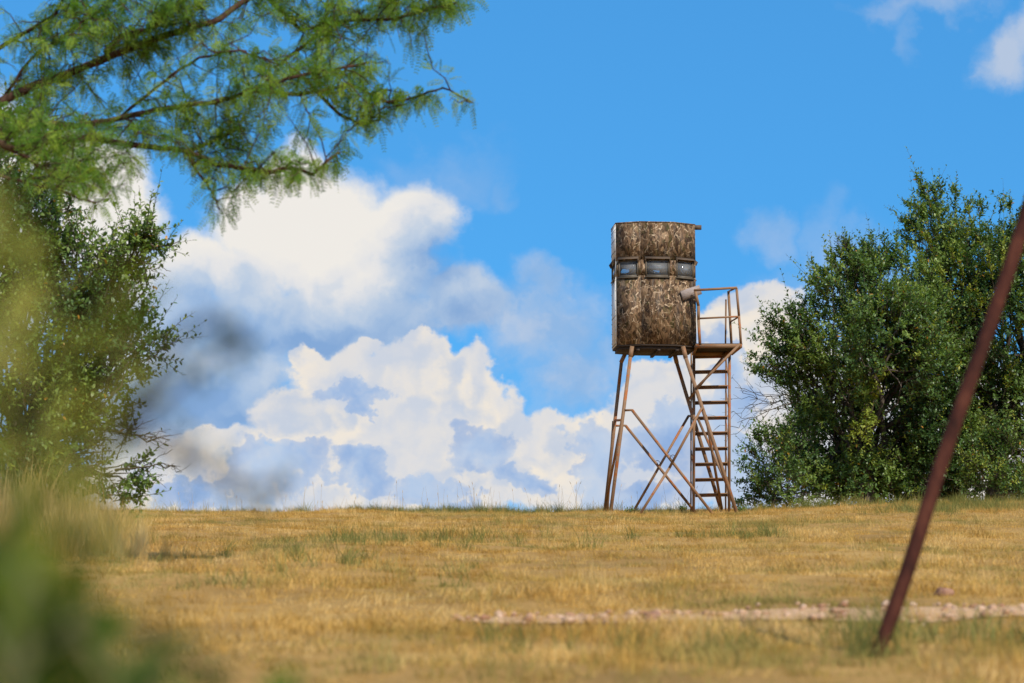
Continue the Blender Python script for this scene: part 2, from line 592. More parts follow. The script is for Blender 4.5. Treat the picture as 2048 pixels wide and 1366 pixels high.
    # grass blades: tone drifts over the field, differs from tuft to tuft
    def grass(name, stops, green, gmask, trans=0.4):
        m, n = new_mat(name)
        g = n.new('ShaderNodeNewGeometry').outputs['Position']
        rnd = n.new('ShaderNodeObjectInfo').outputs['Random']
        f = n.noise(n.mapping(g, (1, 0.8, 0)), 0.7, 4, 0.6)
        f = n.math('MULTIPLY_ADD', n.math('SUBTRACT', rnd, 0.5), 0.34, f)
        c = n.ramp(f, stops)
        gm = n.noise(n.mapping(g, (1, 0.7, 0), loc=(12, 8, 0)), 0.42, 3, 0.65)
        gm = n.math('MULTIPLY_ADD', n.math('SUBTRACT', n.math('FRACT', n.math('MULTIPLY', rnd, 7.31)), 0.5), 0.16, gm)
        c = n.mix(n.step(gm, gmask[0], gmask[1], 0, 0.8), c, green)
        d = n.new('ShaderNodeBsdfDiffuse')
        n.put(d.inputs[0], c)
        t = n.new('ShaderNodeBsdfTranslucent')
        n.put(t.inputs[0], c)
        s = n.new('ShaderNodeMixShader')
        s.inputs[0].default_value = trans
        n.put(s.inputs[1], d.outputs[0])
        n.put(s.inputs[2], t.outputs[0])
        o = n.new('ShaderNodeOutputMaterial')
        n.put(o.inputs[0], s.outputs[0])
        return m
    dry = [(0.27, (0.38, 0.21, 0.045)), (0.42, (0.60, 0.355, 0.085)), (0.55, (0.75, 0.475, 0.14)), (0.70, (0.84, 0.60, 0.25))]
    M['grass'] = grass('dry_grass', dry, (0.27, 0.255, 0.075, 1), (0.48, 0.64))
    M['green_grass'] = grass('green_grass', [(0.3, (0.15, 0.17, 0.045)), (0.5, (0.25, 0.25, 0.07)), (0.7, (0.38, 0.32, 0.11))], (0.17, 0.20, 0.06, 1), (0.5, 0.65))
    M['straw'] = grass('straw', [(0.3, (0.52, 0.34, 0.11)), (0.5, (0.72, 0.50, 0.19)), (0.7, (0.82, 0.60, 0.27))], (0.30, 0.25, 0.10, 1), (0.62, 0.75))

    M['oak_leaf'] = mat_leaf('oak_leaf', (0.05, 0.105, 0.028, 1), (0.115, 0.20, 0.045, 1), (0.23, 0.31, 0.06, 1), (0.46, 0.22, 0.03, 1), 0.34, 0.5)
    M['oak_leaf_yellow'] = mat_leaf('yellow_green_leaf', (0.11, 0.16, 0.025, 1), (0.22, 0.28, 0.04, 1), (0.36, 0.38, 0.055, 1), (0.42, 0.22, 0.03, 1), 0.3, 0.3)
    M['mesquite_leaf'] = mat_leaf('mesquite_leaf', (0.045, 0.12, 0.02, 1), (0.13, 0.27, 0.032, 1), (0.32, 0.42, 0.05, 1), (0.42, 0.38, 0.05, 1), 0.5, 0.2)
    M['near_leaf'] = mat_leaf('near_leaf', (0.17, 0.20, 0.035, 1), (0.28, 0.29, 0.055, 1), (0.40, 0.36, 0.08, 1), (0.46, 0.38, 0.1, 1), 0.45, 0.15)
    M['dark_leaf'] = mat_leaf('dark_leaf', (0.02, 0.04, 0.018, 1), (0.035, 0.06, 0.026, 1), (0.05, 0.08, 0.03, 1), (0.09, 0.09, 0.03, 1), 0.25, 0.2)
    M['weed_leaf'] = mat_leaf('weed_leaf', (0.035, 0.08, 0.008, 1), (0.075, 0.14, 0.012, 1), (0.17, 0.19, 0.02, 1), (0.3, 0.22, 0.04, 1), 0.4, 0.2)
    for nm, key, c0, c1 in (('oak_bark', 'bark', (0.035, 0.028, 0.023, 1), (0.13, 0.105, 0.085, 1)), ('mesquite_bark', 'dark_bark', (0.03, 0.016, 0.011, 1), (0.10, 0.055, 0.036, 1)),
                            ('twig_bark', 'twig', (0.05, 0.038, 0.025, 1), (0.14, 0.11, 0.07, 1)), ('green_stem', 'stem', (0.07, 0.08, 0.03, 1), (0.16, 0.15, 0.06, 1))):
        m, n = new_mat(nm)
        a = n.noise(n.mapping(obj_co(n), (12, 12, 4)), 1.0, 5, 0.65)
        finish(n, n.mix(n.step(a, 0.3, 0.7), c0, c1), 0.9, a, 0.008, spec=0.1)
        M[key] = m


make_materials()


# ------------------------------------------------------------------ ground
def sstep(a, b, v):
    t = np.clip((v - a) / (b - a), 0, 1)
    return t * t * (3 - 2 * t)


def height(x, y):
    """The grassy bank: rises from the camera to a crest some 43 m off and falls away behind it."""
    x, y = np.asarray(x, float), np.asarray(y, float)
    yc = np.clip(y, -60, 42.0)
    z = (0.3 + 0.0914 * yc) * sstep(-3.0, 6.0, yc)
    t = np.clip(y - 42.0, 0, 8.9)
    z = z + 0.0927 * t - 0.012 * t * t - 0.12 * np.clip(y - 50.9, 0, 60)
    z = z + 0.20 * sstep(2.0, 10.0, x) * sstep(24.0, 42.0, y)
    z = z + 0.028 * np.sin(x * 0.9 + 0.4 * y + 0.6) * np.sin(0.63 * y - 0.35 * x) * sstep(3, 8, y) + 0.018 * np.sin(2.3 * x + 1.1 * np.sin(1.7 * y)) * np.sin(1.9 * y + 0.7 * x)
    return z


def hz(x, y):
    return float(height(x, y))


def ground_at(px, py):
    """Where the line of sight through a pixel of the photograph meets the slope."""

    for y in np.arange(5.0, 44.0, 0.02):
        p = W(px, py, y)
        if p.z <= hz(p.x, y):
            return Vector((p.x, y, hz(p.x, y)))
    return W(px, py, 44.0)


def build_ground():
    def axis(inner0, inner1, step, outer):
        a = list(np.arange(inner0, inner1, step))
        v, s = inner1, step
        while v < outer:
            a.append(v)
            s *= 1.35
            v += s
        a.append(outer)
        v, s = inner0, step
        while v > -outer:
            s *= 1.35
            v -= s
            a.insert(0, max(v, -outer))
        return np.array(a)
    xs, ys = axis(-16, 16, 0.22, 2500), axis(-2, 52, 0.22, 2500)
    X, Y = np.meshgrid(xs, ys)
    Z = height(X, Y)
    v = np.stack([X, Y, Z], -1).reshape(-1, 3)
    nx = len(xs)
    i = (np.arange(len(ys) - 1)[:, None] * nx + np.arange(nx - 1)[None, :]).ravel()
    f = np.stack([i, i + 1, i + nx + 1, i + nx], 1)
    o = link('ground', mesh_of('ground', v, f, M['ground'], smooth=True))
    tag(o, 'dry tan grassy slope rising to a low crest under the tower', kind='structure')


build_ground()


def path_mid(x):
    # depth of the middle of the track for each x, laid along the line where it is seen
    return float(np.interp(x, PATH_X, PATH_Y))


_pp = [ground_at(px, py) for px, py in ((820, 1246), (1000, 1243), (1200, 1240), (1400, 1237), (1600, 1234), (1800, 1231), (2048, 1227), (2400, 1222))]
PATH_X, PATH_Y = [p.x for p in _pp], [p.y for p in _pp]


def path_half(x):
    t = (x + 0.25) / 1.1
    return 0.0 if t <= 0 else 0.36 * min(1.0, math.sqrt(t))


def build_path():
    v, f = [], []
    xs = np.arange(-0.25, 5.5, 0.10)
    nr = 8
    for x in xs:
        c, h = path_mid(x), path_half(x) + 0.03
        for k in range(nr + 1):
            s = k / nr * 2 - 1
            y = c + s * h * (1 + 0.12 * math.sin(5 * x + 2 * s))
            v.append((x, y, hz(x, y) + 0.006 + 0.012 * (1 - s * s)))
    for i in range(len(xs) - 1):
        for k in range(nr):
            a = i * (nr + 1) + k
            f.append((a, a + nr + 1, a + nr + 2, a + 1))
    o = link('path', mesh_of('path', v, np.array(f), M['gravel'], smooth=True))
    tag(o, 'narrow pinkish gravel track crossing the dry grass', kind='structure')
    # loose stones on the track
    bm = bmesh.new()
    bmesh.ops.create_icosphere(bm, subdivisions=1, radius=1.0)
    sv = np.array([p.co[:] for p in bm.verts])
    sf = np.array([[q.index for q in fc.verts] for fc in bm.faces])
    bm.free()
    N = 620
    V, Fc, T = [], [], []
    for i in range(N):
        x = R.uniform(-0.3, 5.4)
        h = path_half(x) + 0.08
        y = path_mid(x) + R.normal(0, 0.55) * h
        r = 0.009 + 0.024 * R.random() ** 3
        q = sv * np.array([1.2, 0.9, 0.7]) * r * R.uniform(0.7, 1.25, (len(sv), 1))
        a = R.uniform(0, 6.28)
        rot = np.array([[math.cos(a), -math.sin(a), 0], [math.sin(a), math.cos(a), 0], [0, 0, 1]])
        V.append(q @ rot.T + np.array([x, y, hz(x, y) + 0.012 + r * 0.3]))
        Fc.append(sf + i * len(sv))
        T.append(np.full(len(sv), 0.8 * R.random() ** 1.3))
    o = link('gravel', mesh_of('gravel', np.concatenate(V), np.concatenate(Fc), M['stone'], np.concatenate(T)))
    tag(o, 'loose pinkish and whitish stones strewn along the gravel track', 'gravel', kind='stuff')


build_path()


def rock(px, py, y, r, label, mat, seed):
    p = ground_at(px, py)
    y = p.y
    bm = bmesh.new()
    bmesh.ops.create_icosphere(bm, subdivisions=3, radius=1.0)
    for v in bm.verts:
        k = 1 + 0.35 * mnoise.noise(v.co * 1.4 + Vector((seed, 0, 0))) + 0.1 * mnoise.noise(v.co * 4 + Vector((0, seed, 0)))
        v.co = Vector((v.co.x * 1.3, v.co.y, v.co.z * 0.75)) * (r * k)
    me = bpy.data.meshes.new('rock')
    bm.to_mesh(me)
    bm.free()
    me.materials.append(mat)
    o = link('rock', me, None, (p.x, y, hz(p.x, y) + r * 0.35))
    tag(o, label, 'rock', 'rocks lying on the slope')


rock(1305, 1243, 10.75, 0.045, 'small red brown rock on the near edge of the gravel track', M['rock'], 3)
rock(1888, 1192, 12.6, 0.045, 'red brown rock in the dry grass above the track, beside the leaning pipe', M['rock'], 9)


# ------------------------------------------------------------------ grass
def blades(n, spread, hmin, hmax, width, lean, rng, seg=2):
    """n bent blades round the origin; returns verts, tris."""
    a = rng.uniform(0, 2 * np.pi, n)
    r = spread * np.sqrt(rng.random(n))
    base = np.stack([r * np.cos(a), r * np.sin(a), np.full(n, -0.02)], 1)
    h = rng.uniform(hmin, hmax, n)
    d = rng.uniform(0, 2 * np.pi, n)
    ln = rng.uniform(0.1, 1.0, n) * lean
    out = np.stack([np.cos(d), np.sin(d), np.zeros(n)], 1)
    side = np.stack([-np.sin(d + 0.6), np.cos(d + 0.6), np.zeros(n)], 1) * (width / 2) * rng.uniform(0.6, 1.3, (n, 1))
    V, F = [], []
    for k in range(seg + 1):
        t = k / seg
        c = base + out * (h * ln * t * t)[:, None] + np.array([0, 0, 1]) * (h * (t - 0.25 * ln * t * t))[:, None]
        if k < seg:
            V += [c - side * (1 - 0.45 * t), c + side * (1 - 0.45 * t)]
        else:
            V.append(c)
    V = np.stack(V, 1)
    m = V.shape[1]
    o = np.arange(n)[:, None] * m
    for k in range(seg - 1):
        F += [o + np.array([[2 * k, 2 * k + 1, 2 * k + 3]]), o + np.array([[2 * k, 2 * k + 3, 2 * k + 2]])]
    e = 2 * (seg - 1)
    F.append(o + np.array([[e, e + 1, e + 2]]))
    return V.reshape(-1, 3), np.concatenate(F)


def scatter(name, protos, pts, rot, scl, idx, label, cat):
    """One object whose geometry nodes stand a tuft on each of its points."""
    coll = bpy.data.collections.new(name + '_tufts')
    for o in protos:
        coll.objects.link(o)
    me = bpy.data.meshes.new(name)
    me.vertices.add(len(pts))
    me.vertices.foreach_set('co', np.asarray(pts, np.float32).ravel())
    a = me.attributes.new('rot', 'FLOAT_VECTOR', 'POINT')
    a.data.foreach_set('vector', np.asarray(rot, np.float32).ravel())
    a = me.attributes.new('scl', 'FLOAT_VECTOR', 'POINT')
    a.data.foreach_set('vector', np.asarray(scl, np.float32).ravel())
    a = me.attributes.new('idx', 'INT', 'POINT')
    a.data.foreach_set('value', np.asarray(idx, np.int32))
    ob = link(name, me)
    ng = bpy.data.node_groups.new(name + '_scatter', 'GeometryNodeTree')
    ng.interface.new_socket('Geometry', in_out='INPUT', socket_type='NodeSocketGeometry')
    ng.interface.new_socket('Geometry', in_out='OUTPUT', socket_type='NodeSocketGeometry')
    N, L = ng.nodes, ng.links
    gi, go = N.new('NodeGroupInput'), N.new('NodeGroupOutput')
    iop = N.new('GeometryNodeInstanceOnPoints')
    ci = N.new('GeometryNodeCollectionInfo')
    ci.inputs['Collection'].default_value = coll
    ci.inputs['Separate Children'].default_value = True
    ci.inputs['Reset Children'].default_value = True
    L.new(gi.outputs[0], iop.inputs['Points'])
    L.new(ci.outputs[0], iop.inputs['Instance'])
    iop.inputs['Pick Instance'].default_value = True
    for nm, dt, sock in (('rot', 'FLOAT_VECTOR', 'Rotation'), ('scl', 'FLOAT_VECTOR', 'Scale'), ('idx', 'INT', 'Instance Index')):
        na = N.new('GeometryNodeInputNamedAttribute')
        na.data_type = dt
        na.inputs[0].default_value = nm
        L.new(na.outputs[0], iop.inputs[sock])
    L.new(iop.outputs[0], go.inputs[0])
    md = ob.modifiers.new('scatter', 'NODES')
    md.node_group = ng
    return tag(ob, label, cat, kind='stuff')


def smooth_noise(x, y, s, seed):
    return np.array([mnoise.noise(Vector((a * s, b * s, seed))) for a, b in zip(x, y)])


def build_grass():
    protos = []
    spec = [(46, .13, .03, .085, .005, 1.5), (40, .13, .035, .10, .0045, 1.7), (52, .14, .025, .07, .005, 1.8), (34, .12, .05, .14, .004, 1.3), (26, .10, .08, .22, .004, .9)]
    for i, s in enumerate(spec):
        v, f = blades(*s[:6], np.random.default_rng(50 + i))
        protos.append(bpy.data.objects.new('grass_tuft', mesh_of('grass_tuft', v, f, M['grass'])))
    # density per square metre falls with distance; the field seen lies in a wedge before the camera
    P = []
    for y0, y1, dens in ((4.5, 9, 70), (9, 16, 56), (16, 28, 40), (28, 38, 40), (38, 44.5, 56)):
        wmax = 0.25 * y1 + 1.2
        n = int((y1 - y0) * 2 * wmax * dens)
        y = R.uniform(y0, y1, n)
        x = R.uniform(-wmax, wmax, n)
        k = np.abs(x) < 0.25 * y + 1.2
        P.append(np.stack([x[k], y[k]], 1))
    P = np.concatenate(P)
    x, y = P[:, 0], P[:, 1]
    pm = np.interp(x, PATH_X, PATH_Y)
    ph = np.where(x > -0.25, 0.36 * np.minimum(1, np.sqrt(np.maximum(x + 0.25, 0) / 1.1)), 0)
    off = np.abs(y - pm) / np.maximum(ph, 1e-3)
    keep = (off > 1.0) | (R.random(len(x)) < 0.30) | ((off > 0.6) & (R.random(len(x)) < 0.55))
    clump = smooth_noise(x, y, 0.8, 3.0)
    keep &= R.random(len(x)) < 0.72 + 0.55 * clump
    x, y, clump = x[keep], y[keep], clump[keep]
    n = len(x)
    z = height(x, y)
    idx = R.choice(5, n, p=[.3, .27, .28, .11, .04])
    idx = np.where((clump > 0.28) & (R.random(n) < 0.4), 3, idx)
    s = R.uniform(0.62, 1.1, n) * (1 + 0.55 * np.clip(clump, -0.5, 0.6))
    rot = np.stack([R.normal(0, .1, n), R.normal(0, .1, n), R.uniform(0, 6.28, n)], 1)
    scatter('grass', protos, np.stack([x, y, z], 1), rot, np.stack([s, s, s * R.uniform(.7, 1.25, n)], 1), idx, 'short dry tan grass covering the whole slope', 'grass')

    # greener, longer tufts: in patches of the slope, along the crest and under the trees
    gp = []
    for i, s in enumerate([(40, .12, .06, .18, .005, .9), (36, .10, .08, .26, .005, .8), (30, .12, .12, .34, .0055, .8)]):
        v, f = blades(*s[:6], np.random.default_rng(80 + i), 3)
        gp.append(bpy.data.objects.new('green_tuft', mesh_of('green_tuft', v, f, M['green_grass'])))
    A = []

    def patch(px, y, sx, sy, n):
        cx = (px - 1024) / F_PX * y
        for _ in range(n):
            A.append((cx + R.normal(0, sx), y + R.normal(0, sy), 0))
    for px, y, sx, sy, n in ((1960, 37.5, 0.9, 1.2, 150), (1850, 36.5, .3, .6, 40), (2030, 39, .9, .8, 90), (1480, 25, .35, .5, 26), (640, 22, 1.0, 1.2, 34), (900, 24, .8, 1.2, 30),
                             (1120, 9.1, .2, .2, 7), (1540, 8.9, .2, .2, 5), (1840, 9.6, .2, .2, 8), (1960, 9.2, .3, .25, 12),
                             (700, 15, .7, 1.0, 14), (540, 19, .7, 1.0, 18), (1740, ground_at(1754, 1314).y + .05, .06, .04, 4)):
        patch(px, y, sx, sy, n)
    for _ in range(330):                 # ragged green fringe on the crest left of the tower
        px = R.normal(880, 170)
        y = R.uniform(42.0, 43.2)
        A.append(((px - 1024) / F_PX * y, y, 0))
    for _ in range(160):
        px = R.uniform(1480, 2100)
        y = R.uniform(41.2, 42.8)
        A.append(((px - 1024) / F_PX * y, y, 1))
    for _ in range(60):
        px = R.uniform(300, 1500)
        y = R.uniform(42, 43.2)
        A.append(((px - 1024) / F_PX * y, y, 0))
    A = np.array(A)
    m = len(A)
    idx = np.where(A[:, 2] > 0, R.choice(3, m, p=[.2, .4, .4]), R.choice(3, m, p=[.6, .3, .1]))
    s = R.uniform(.6, 1.15, m)
    scatter('green_grass', gp, np.stack([A[:, 0], A[:, 1], height(A[:, 0], A[:, 1])], 1), np.stack([R.normal(0, .1, m), R.normal(0, .1, m), R.uniform(0, 6.28, m)], 1),
            np.stack([s, s, s], 1), idx, 'longer green grass growing in patches and along the crest', 'grass')

    # thin seed stalks that stand against the sky on the crest
    mb = MB()
    for _ in range(150):
        px = R.uniform(300, 1520) if R.random() < .75 else R.normal(1050, 120)
        y = R.uniform(41.8, 43.4)
        x = (px - 1024) / F_PX * y
        h = 0.16 + 0.42 * R.random() ** 2
        z = hz(x, y)
        dx, dy = R.normal(0, .16) * h, R.normal(0, .16) * h
        pts = [(x, y, z), (x + dx * .3, y + dy * .3, z + h * .55), (x + dx, y + dy, z + h)]
        mb.tube(pts, [.0022, .0018, .0012], 3, False)
        if R.random() < .45:
            mb.tube([pts[2], (x + dx * 1.25, y + dy * 1.25, z + h + .05)], [.005, .002], 4, False)
    o = mb.build('stalk_grass', M['straw'])
    tag(o, 'thin dry seed stalks standing along the crest against the sky', 'grass', kind='stuff')

    # tall straw at the foot of the left tree
    st = []
    for i in range(3):
        v, f = blades(60, .16, .35, .95, .006, .55, np.random.default_rng(120 + i), 4)
        st.append(bpy.data.objects.new('straw_tuft', mesh_of('straw_tuft', v, f, M['straw'])))
    B = []
    for _ in range(190):
        t = R.random()
        px = -60 + 345 * t + R.normal(0, 14)
        y = R.uniform(19.5, 26.5)
        B.append(((px - 1024) / F_PX * y, y, (1.25 - .75 * t ** 2) * R.uniform(.4, 1.0)))
    for _ in range(45):
        px, y = R.uniform(150, 330), R.uniform(18, 25)
        B.append(((px - 1024) / F_PX * y, y, R.uniform(.22, .4)))
    B = np.array(B)
    m = len(B)
    s = B[:, 2] * R.uniform(.75, 1.15, m)
    scatter('tall_grass', st, np.stack([B[:, 0], B[:, 1], height(B[:, 0], B[:, 1])], 1), np.stack([R.normal(0, .08, m), R.normal(.05, .08, m), R.uniform(0, 6.28, m)], 1),
            np.stack([s, s, s], 1), R.integers(0, 3, m), 'tall pale straw grass standing at the foot of the left tree', 'grass')


build_grass()


# ------------------------------------------------------------------ the hunting tower
def build_tower():
    D0 = 41.0
    ax = W(1308, 690, D0).x
    gz = hz(ax, D0)
    root = thing('hunting_tower', (ax, D0, gz), 'tall hunting blind with camouflage cabin on splayed brown steel legs, ladder at its side', 'hunting blind')
    O = root.location.copy()
    YAW = math.radians(5.4)
    # plan of the cabin: wide front and back, each bowed over three facets, and straight sides
    HF, LD, LS = 0.305, 0.47, 0.60
    CX = HF + LD * math.cos(math.pi / 8)
    CY = LS / 2 + LD * math.sin(math.pi / 8)
    CORN = [(-HF, -CY), (HF, -CY), (CX, -LS / 2), (CX, LS / 2), (HF, CY), (-HF, CY), (-CX, LS / 2), (-CX, -LS / 2)]
    TURN = [0, 22.5, 90, 157.5, 180, 202.5, 270, 337.5]
    zf = W(1318, 688, D0 - CY).z                     # underside of the wall panels
    H = W(1318, 445, D0 - CY).z - zf
    ZS, ZH = W(1318, 551, D0 - CY).z - zf, W(1318, 520, D0 - CY).z - zf
    T = 0.03
    g = 0.0006

    def mesh_from(mb, name, mat):
        return mesh_of(name, mb.v, [np.array(mb.f3, dtype=np.int32).reshape(-1, 3), np.array(mb.f4, dtype=np.int32).reshape(-1, 4)], mat)

    def six(mb, lo, hi):
        """a solid between two four cornered loops"""
        q = len(mb.v)
        mb.v += list(lo) + list(hi)
        mb.f4 += [(q + 3, q + 2, q + 1, q), (q + 4, q + 5, q + 6, q + 7)] + [(q + i, q + (i + 1) % 4, q + 4 + (i + 1) % 4, q + 4 + i) for i in range(4)]

    def facet_set(length, win, m0, m1, mat):
        """the meshes of one facet, in its own frame: outer face on y = 0, inside towards +y; m0, m1 mitre tangents"""
        h = length / 2 - g
        out = {}
        for key, x0, x1, z0, z1, e0, e1 in (('low', -h, h, 0, ZS, m0, m1), ('high', -h, h, ZH, H, m0, m1), ('a', -h, -win, ZS, ZH, m0, 0), ('b', win, h, ZS, ZH, 0, m1)):
            out[key] = mesh_from(MB().prism([(x0, 0), (x1, 0), (x1 - T * e1, T), (x0 + T * e0, T)], z0, z1), 'wall_panel', M[mat])
        li = MB()
        T2, T3 = T + .001, T + .006
        for x0, x1, z0, z1, e0, e1 in ((-h, h, 0, ZS, m0, m1), (-h, h, ZH, H, m0, m1), (-h, -win, ZS, ZH, m0, 0), (win, h, ZS, ZH, 0, m1)):
            li.prism([(x0 + T2 * e0, T2), (x1 - T2 * e1, T2), (x1 - T3 * e1, T3), (x0 + T3 * e0, T3)], z0, z1)
        out['lining'] = mesh_from(li, 'lining', M['inside'])
        fr = MB()
        FO, FI = win + .018, win - .008
        for x0, x1, z0, z1 in ((-FO, -FI, ZS - .026, ZH - .002), (FI, FO, ZS - .026, ZH - .002), (-FI, FI, ZS - .026, ZS + .012), (-FI, FI, ZH - .014, ZH - .002)):
            fr.box(x0, x1, -.012, .018, z0, z1)
        out['window'] = mesh_from(fr, 'window', M['frame'])
        out['pane'] = mesh_from(MB().box(-FI, FI, .004, .009, ZS + .012, ZH - .014), 'pane', M['glass'])
        out['sill'] = mesh_from(MB().box(-FO - .01, FO + .01, -.028, -.0125, ZS - .042, ZS - .02), 'sill', M['frame'])
        aw = MB()
        AW = win + .026
        lid = [(-AW, -.002, ZH + .062), (AW, -.002, ZH + .062), (AW, -.06, ZH + .012), (-AW, -.06, ZH + .012)]
        six(aw, lid, [(x, y, z + .007) for x, y, z in lid])
        for sx in (-1, 1):
            x0, x1 = sorted((sx * AW, sx * (AW - .012)))
            prof = [(-.002, ZH + .060), (-.002, ZH - .045), (-.03, ZH - .045), (-.058, ZH + .012)]
            six(aw, [(x0, y, z) for y, z in prof], [(x1, y, z) for y, z in prof])
        out['awning'] = mesh_from(aw, 'awning', M['awning'])
        return out
    t1, t2 = math.tan(math.radians(11.25)), math.tan(math.radians(33.75))
    sets = {}

    def facet(name, me, k, parent=root):
        o = link(name, me, parent)
        if parent is root:
            p, q = Vector(CORN[(k) % 8]), Vector(CORN[(k + 1) % 8])
            m = (p + q) / 2
            c, sn = math.cos(YAW), math.sin(YAW)
            o.location = (m.x * c - m.y * sn, m.x * sn + m.y * c, zf - O.z)
            o.rotation_euler = (0, 0, YAW + math.radians(TURN[k]))
        return o
    for k in range(8):
        kind = ('front', 'wing', 'side', 'wing_r')[(0, 1, 2, 3, 0, 1, 2, 3)[k]]
        mat = 'white' if k in (5, 6) else 'camo'
        if (kind, mat) not in sets:
            sets[kind, mat] = facet_set({'front': 2 * HF, 'wing': LD, 'side': LS, 'wing_r': LD}[kind], {'front': .205, 'side': .2}.get(kind, .168),
                                        *{'front': (t1, t1), 'wing': (t1, t2), 'side': (t2, t2), 'wing_r': (t2, t1)}[kind], mat)
        fs = sets[kind, mat]
        for key in ('low', 'high', 'a', 'b'):
            p = facet('wall_panel', fs[key], k)
            if mat == 'white':
                p['label'] = 'bare off white wall panel'
        facet('lining', fs['lining'], k)
        w = facet('window', fs['window'], k)
        for key in ('pane', 'sill', 'awning'):
            facet(key, fs[key], k, w)
    # rivets, ribs and corner strip of the bare facet on the left
    rv, ribs, S = MB(), MB(), LS
    for zz in [.03, .55, ZS - .06, ZH + .2, ZH + .42, H - .1, H - .03]:
        for x in np.linspace(-S / 2 + .04, S / 2 - .04, 7):
            rv.box(x - .008, x + .008, -.008, -.0005, zz - .008, zz + .008)
    for zz in np.linspace(.1, H - .15, 12):
        if ZS - .08 < zz < ZH + .08:
            continue
        for x in (-S / 2 + .02, S / 2 - .05):
            rv.box(x - .008, x + .008, -.008, -.0005, zz - .008, zz + .008)
    for x in (-.18, -.02, .14):
        for z0, z1 in ((.05, ZS - .08), (ZH + .08, H - .12)):
            ribs.box(x - .012, x + .012, -.006, .001, z0, z1)
    facet('rivets', mesh_from(rv, 'rivets', M['rivet']), 6)['kind'] = 'stuff'
    facet('rib', mesh_from(ribs, 'rib', M['white']), 6)
    facet('corner_strip', mesh_from(MB().box(S / 2 - .03, S / 2 - .003, -.005, .001, 0.0, ZS - .05).box(S / 2 - .03, S / 2 - .003, -.005, .001, ZH + .06, H - .1), 'corner_strip', M['white']), 6)

    def octo_yaw(grow):
        c, sn = math.cos(YAW), math.sin(YAW)
        out = []
        for x, y in CORN:
            x, y = x * (1 + grow / CX), y * (1 + grow / CY)
            out.append((x * c - y * sn, x * sn + y * c))
        return out
    # roof sheet, standing a touch proud of the walls
    rz = zf - O.z + H
    MB().prism(octo_yaw(.006), rz + .0015, rz + .02).build('roof', M['camo'], root)
    # floor and the bearers under it
    MB().prism(octo_yaw(-.008), zf - O.z - .03, zf - O.z - .0015).build('cabin_floor', M['underside'], root)
    MB().prism(octo_yaw(-.045), zf - O.z, zf - O.z + .012).build('bounce_sheet', M['inside'], root)  # pale sheet added on the floor to bounce light up inside the cabin
    MB().prism(octo_yaw(-.05), zf - O.z - .085, zf - O.z - .0315).build('floor_frame', M['underside'], root)
    cyw, syw = math.cos(YAW), math.sin(YAW)
    for off in (-.36, .02, .36):
        a = Vector((off * cyw + .45 * syw, off * syw - .45 * cyw, zf - O.z - .105))
        bq = Vector((off * cyw - .45 * syw, off * syw + .45 * cyw, zf - O.z - .105))
        MB().bar(a, bq, .05, .035).build('bearer', M['underside'], root)

    def part(name, mat=M['steel'], parent=root):
        def close(mb):
            return mb.build(name, mat, parent)
        return close

    def bar(name, p, q, w, h=None, mat='steel', parent=root, up=(0, -1, 0)):
        return MB(O).bar(p, q, w, h, up).build(name, M[mat], parent)

    def at_ground(px, y, sink=.12):
        p = W(px, 1020, y)
        return Vector((p.x, y, hz(p.x, y) - sink))
    YF, YB = D0 - .42, D0 + .46
    FF, FB = D0 - .95, D0 + .85
    top = zf - .045

    def topat(px, y):
        p = W(px, 690, y)
        return Vector((p.x, y, top))
    # legs: (top px, knee px/py, foot px, top y, foot y)
    legs = {}
    for nm, tx, kx, ky, fx, y0, y1 in (('fl', 1264, 1261, 712, 1219, YF, FF), ('bl', 1250, 1243, 723, 1208, YB, FB), ('fr', 1366, 1371, 714, 1479, YF, FF), ('br', 1349, 1353, 724, 1447, YB, FB)):
        tp, ft = topat(tx, y0), at_ground(fx, y1)
        t = .085
        kn = W(kx, ky, y0 + (y1 - y0) * t)
        leg = bar('leg', kn, ft, .062)
        MB(O).bar(tp, kn + (kn - tp).normalized() * .02, .075, .075, (0, -1, 0)).build('sleeve', M['steel'], leg)
        legs[nm] = (kn, ft)

    def on(nm, py):
        k, f = legs[nm]
        best = min((abs((lambda p: 683 - F_PX * ((p - EYE).dot(Vector((0, -math.sin(PITCH), math.cos(PITCH)))) / (p - EYE).dot(Vector((0, math.cos(PITCH), math.sin(PITCH))))))(k.lerp(f, i / 200)) - py), i) for i in range(201))
        return k.lerp(f, best[1] / 200)
    # front and rear X braces, each on a short lug
    def brace(px0, py0, y0, px1, y1, w=.047, bend=0.0):
        a, c = W(px0, py0, y0), at_ground(px1, y1)
        m = a.lerp(c, .52) + Vector((bend, 0, -abs(bend) * .6))
        mb = MB(O)
        if bend:
            mb.bar(a, m, w, w, (0, -1, 0)).bar(m, c, w, w, (0, -1, 0))
        else:
            mb.bar(a, c, w, w, (0, -1, 0))
        return mb.build('cross_brace', M['steel'], root)
    brace(1264, 820, D0 - .74, 1437, D0 - .97)
    brace(1403, 817, D0 - .80, 1270, D0 - 1.0, bend=.035)
    brace(1251, 851, D0 + .70, 1400, D0 + .88)
    brace(1377, 832, D0 + .76, 1258, D0 + .93)
    for nm, px, py, y in (('fl', 1264, 820, D0 - .74), ('fr', 1403, 817, D0 - .80), ('bl', 1251, 851, D0 + .70), ('br', 1377, 832, D0 + .76)):
        bar('lug', on(nm, py), W(px, py, y), .035)
    # side braces between front and rear legs
    bar('side_brace', W(1247, 822, D0 - .62), W(1213, 1000, D0 + .78), .045)
    bar('side_brace', on('bl', 840), W(1245, 840, D0 + .1), .035)
    bar('side_brace', W(1396, 838, D0 + .62), on('fr', 985), .042)
    bar('side_brace', W(1412, 832, D0 - .65), on('br', 1008) + Vector((.05, .03, -.1)), .045)
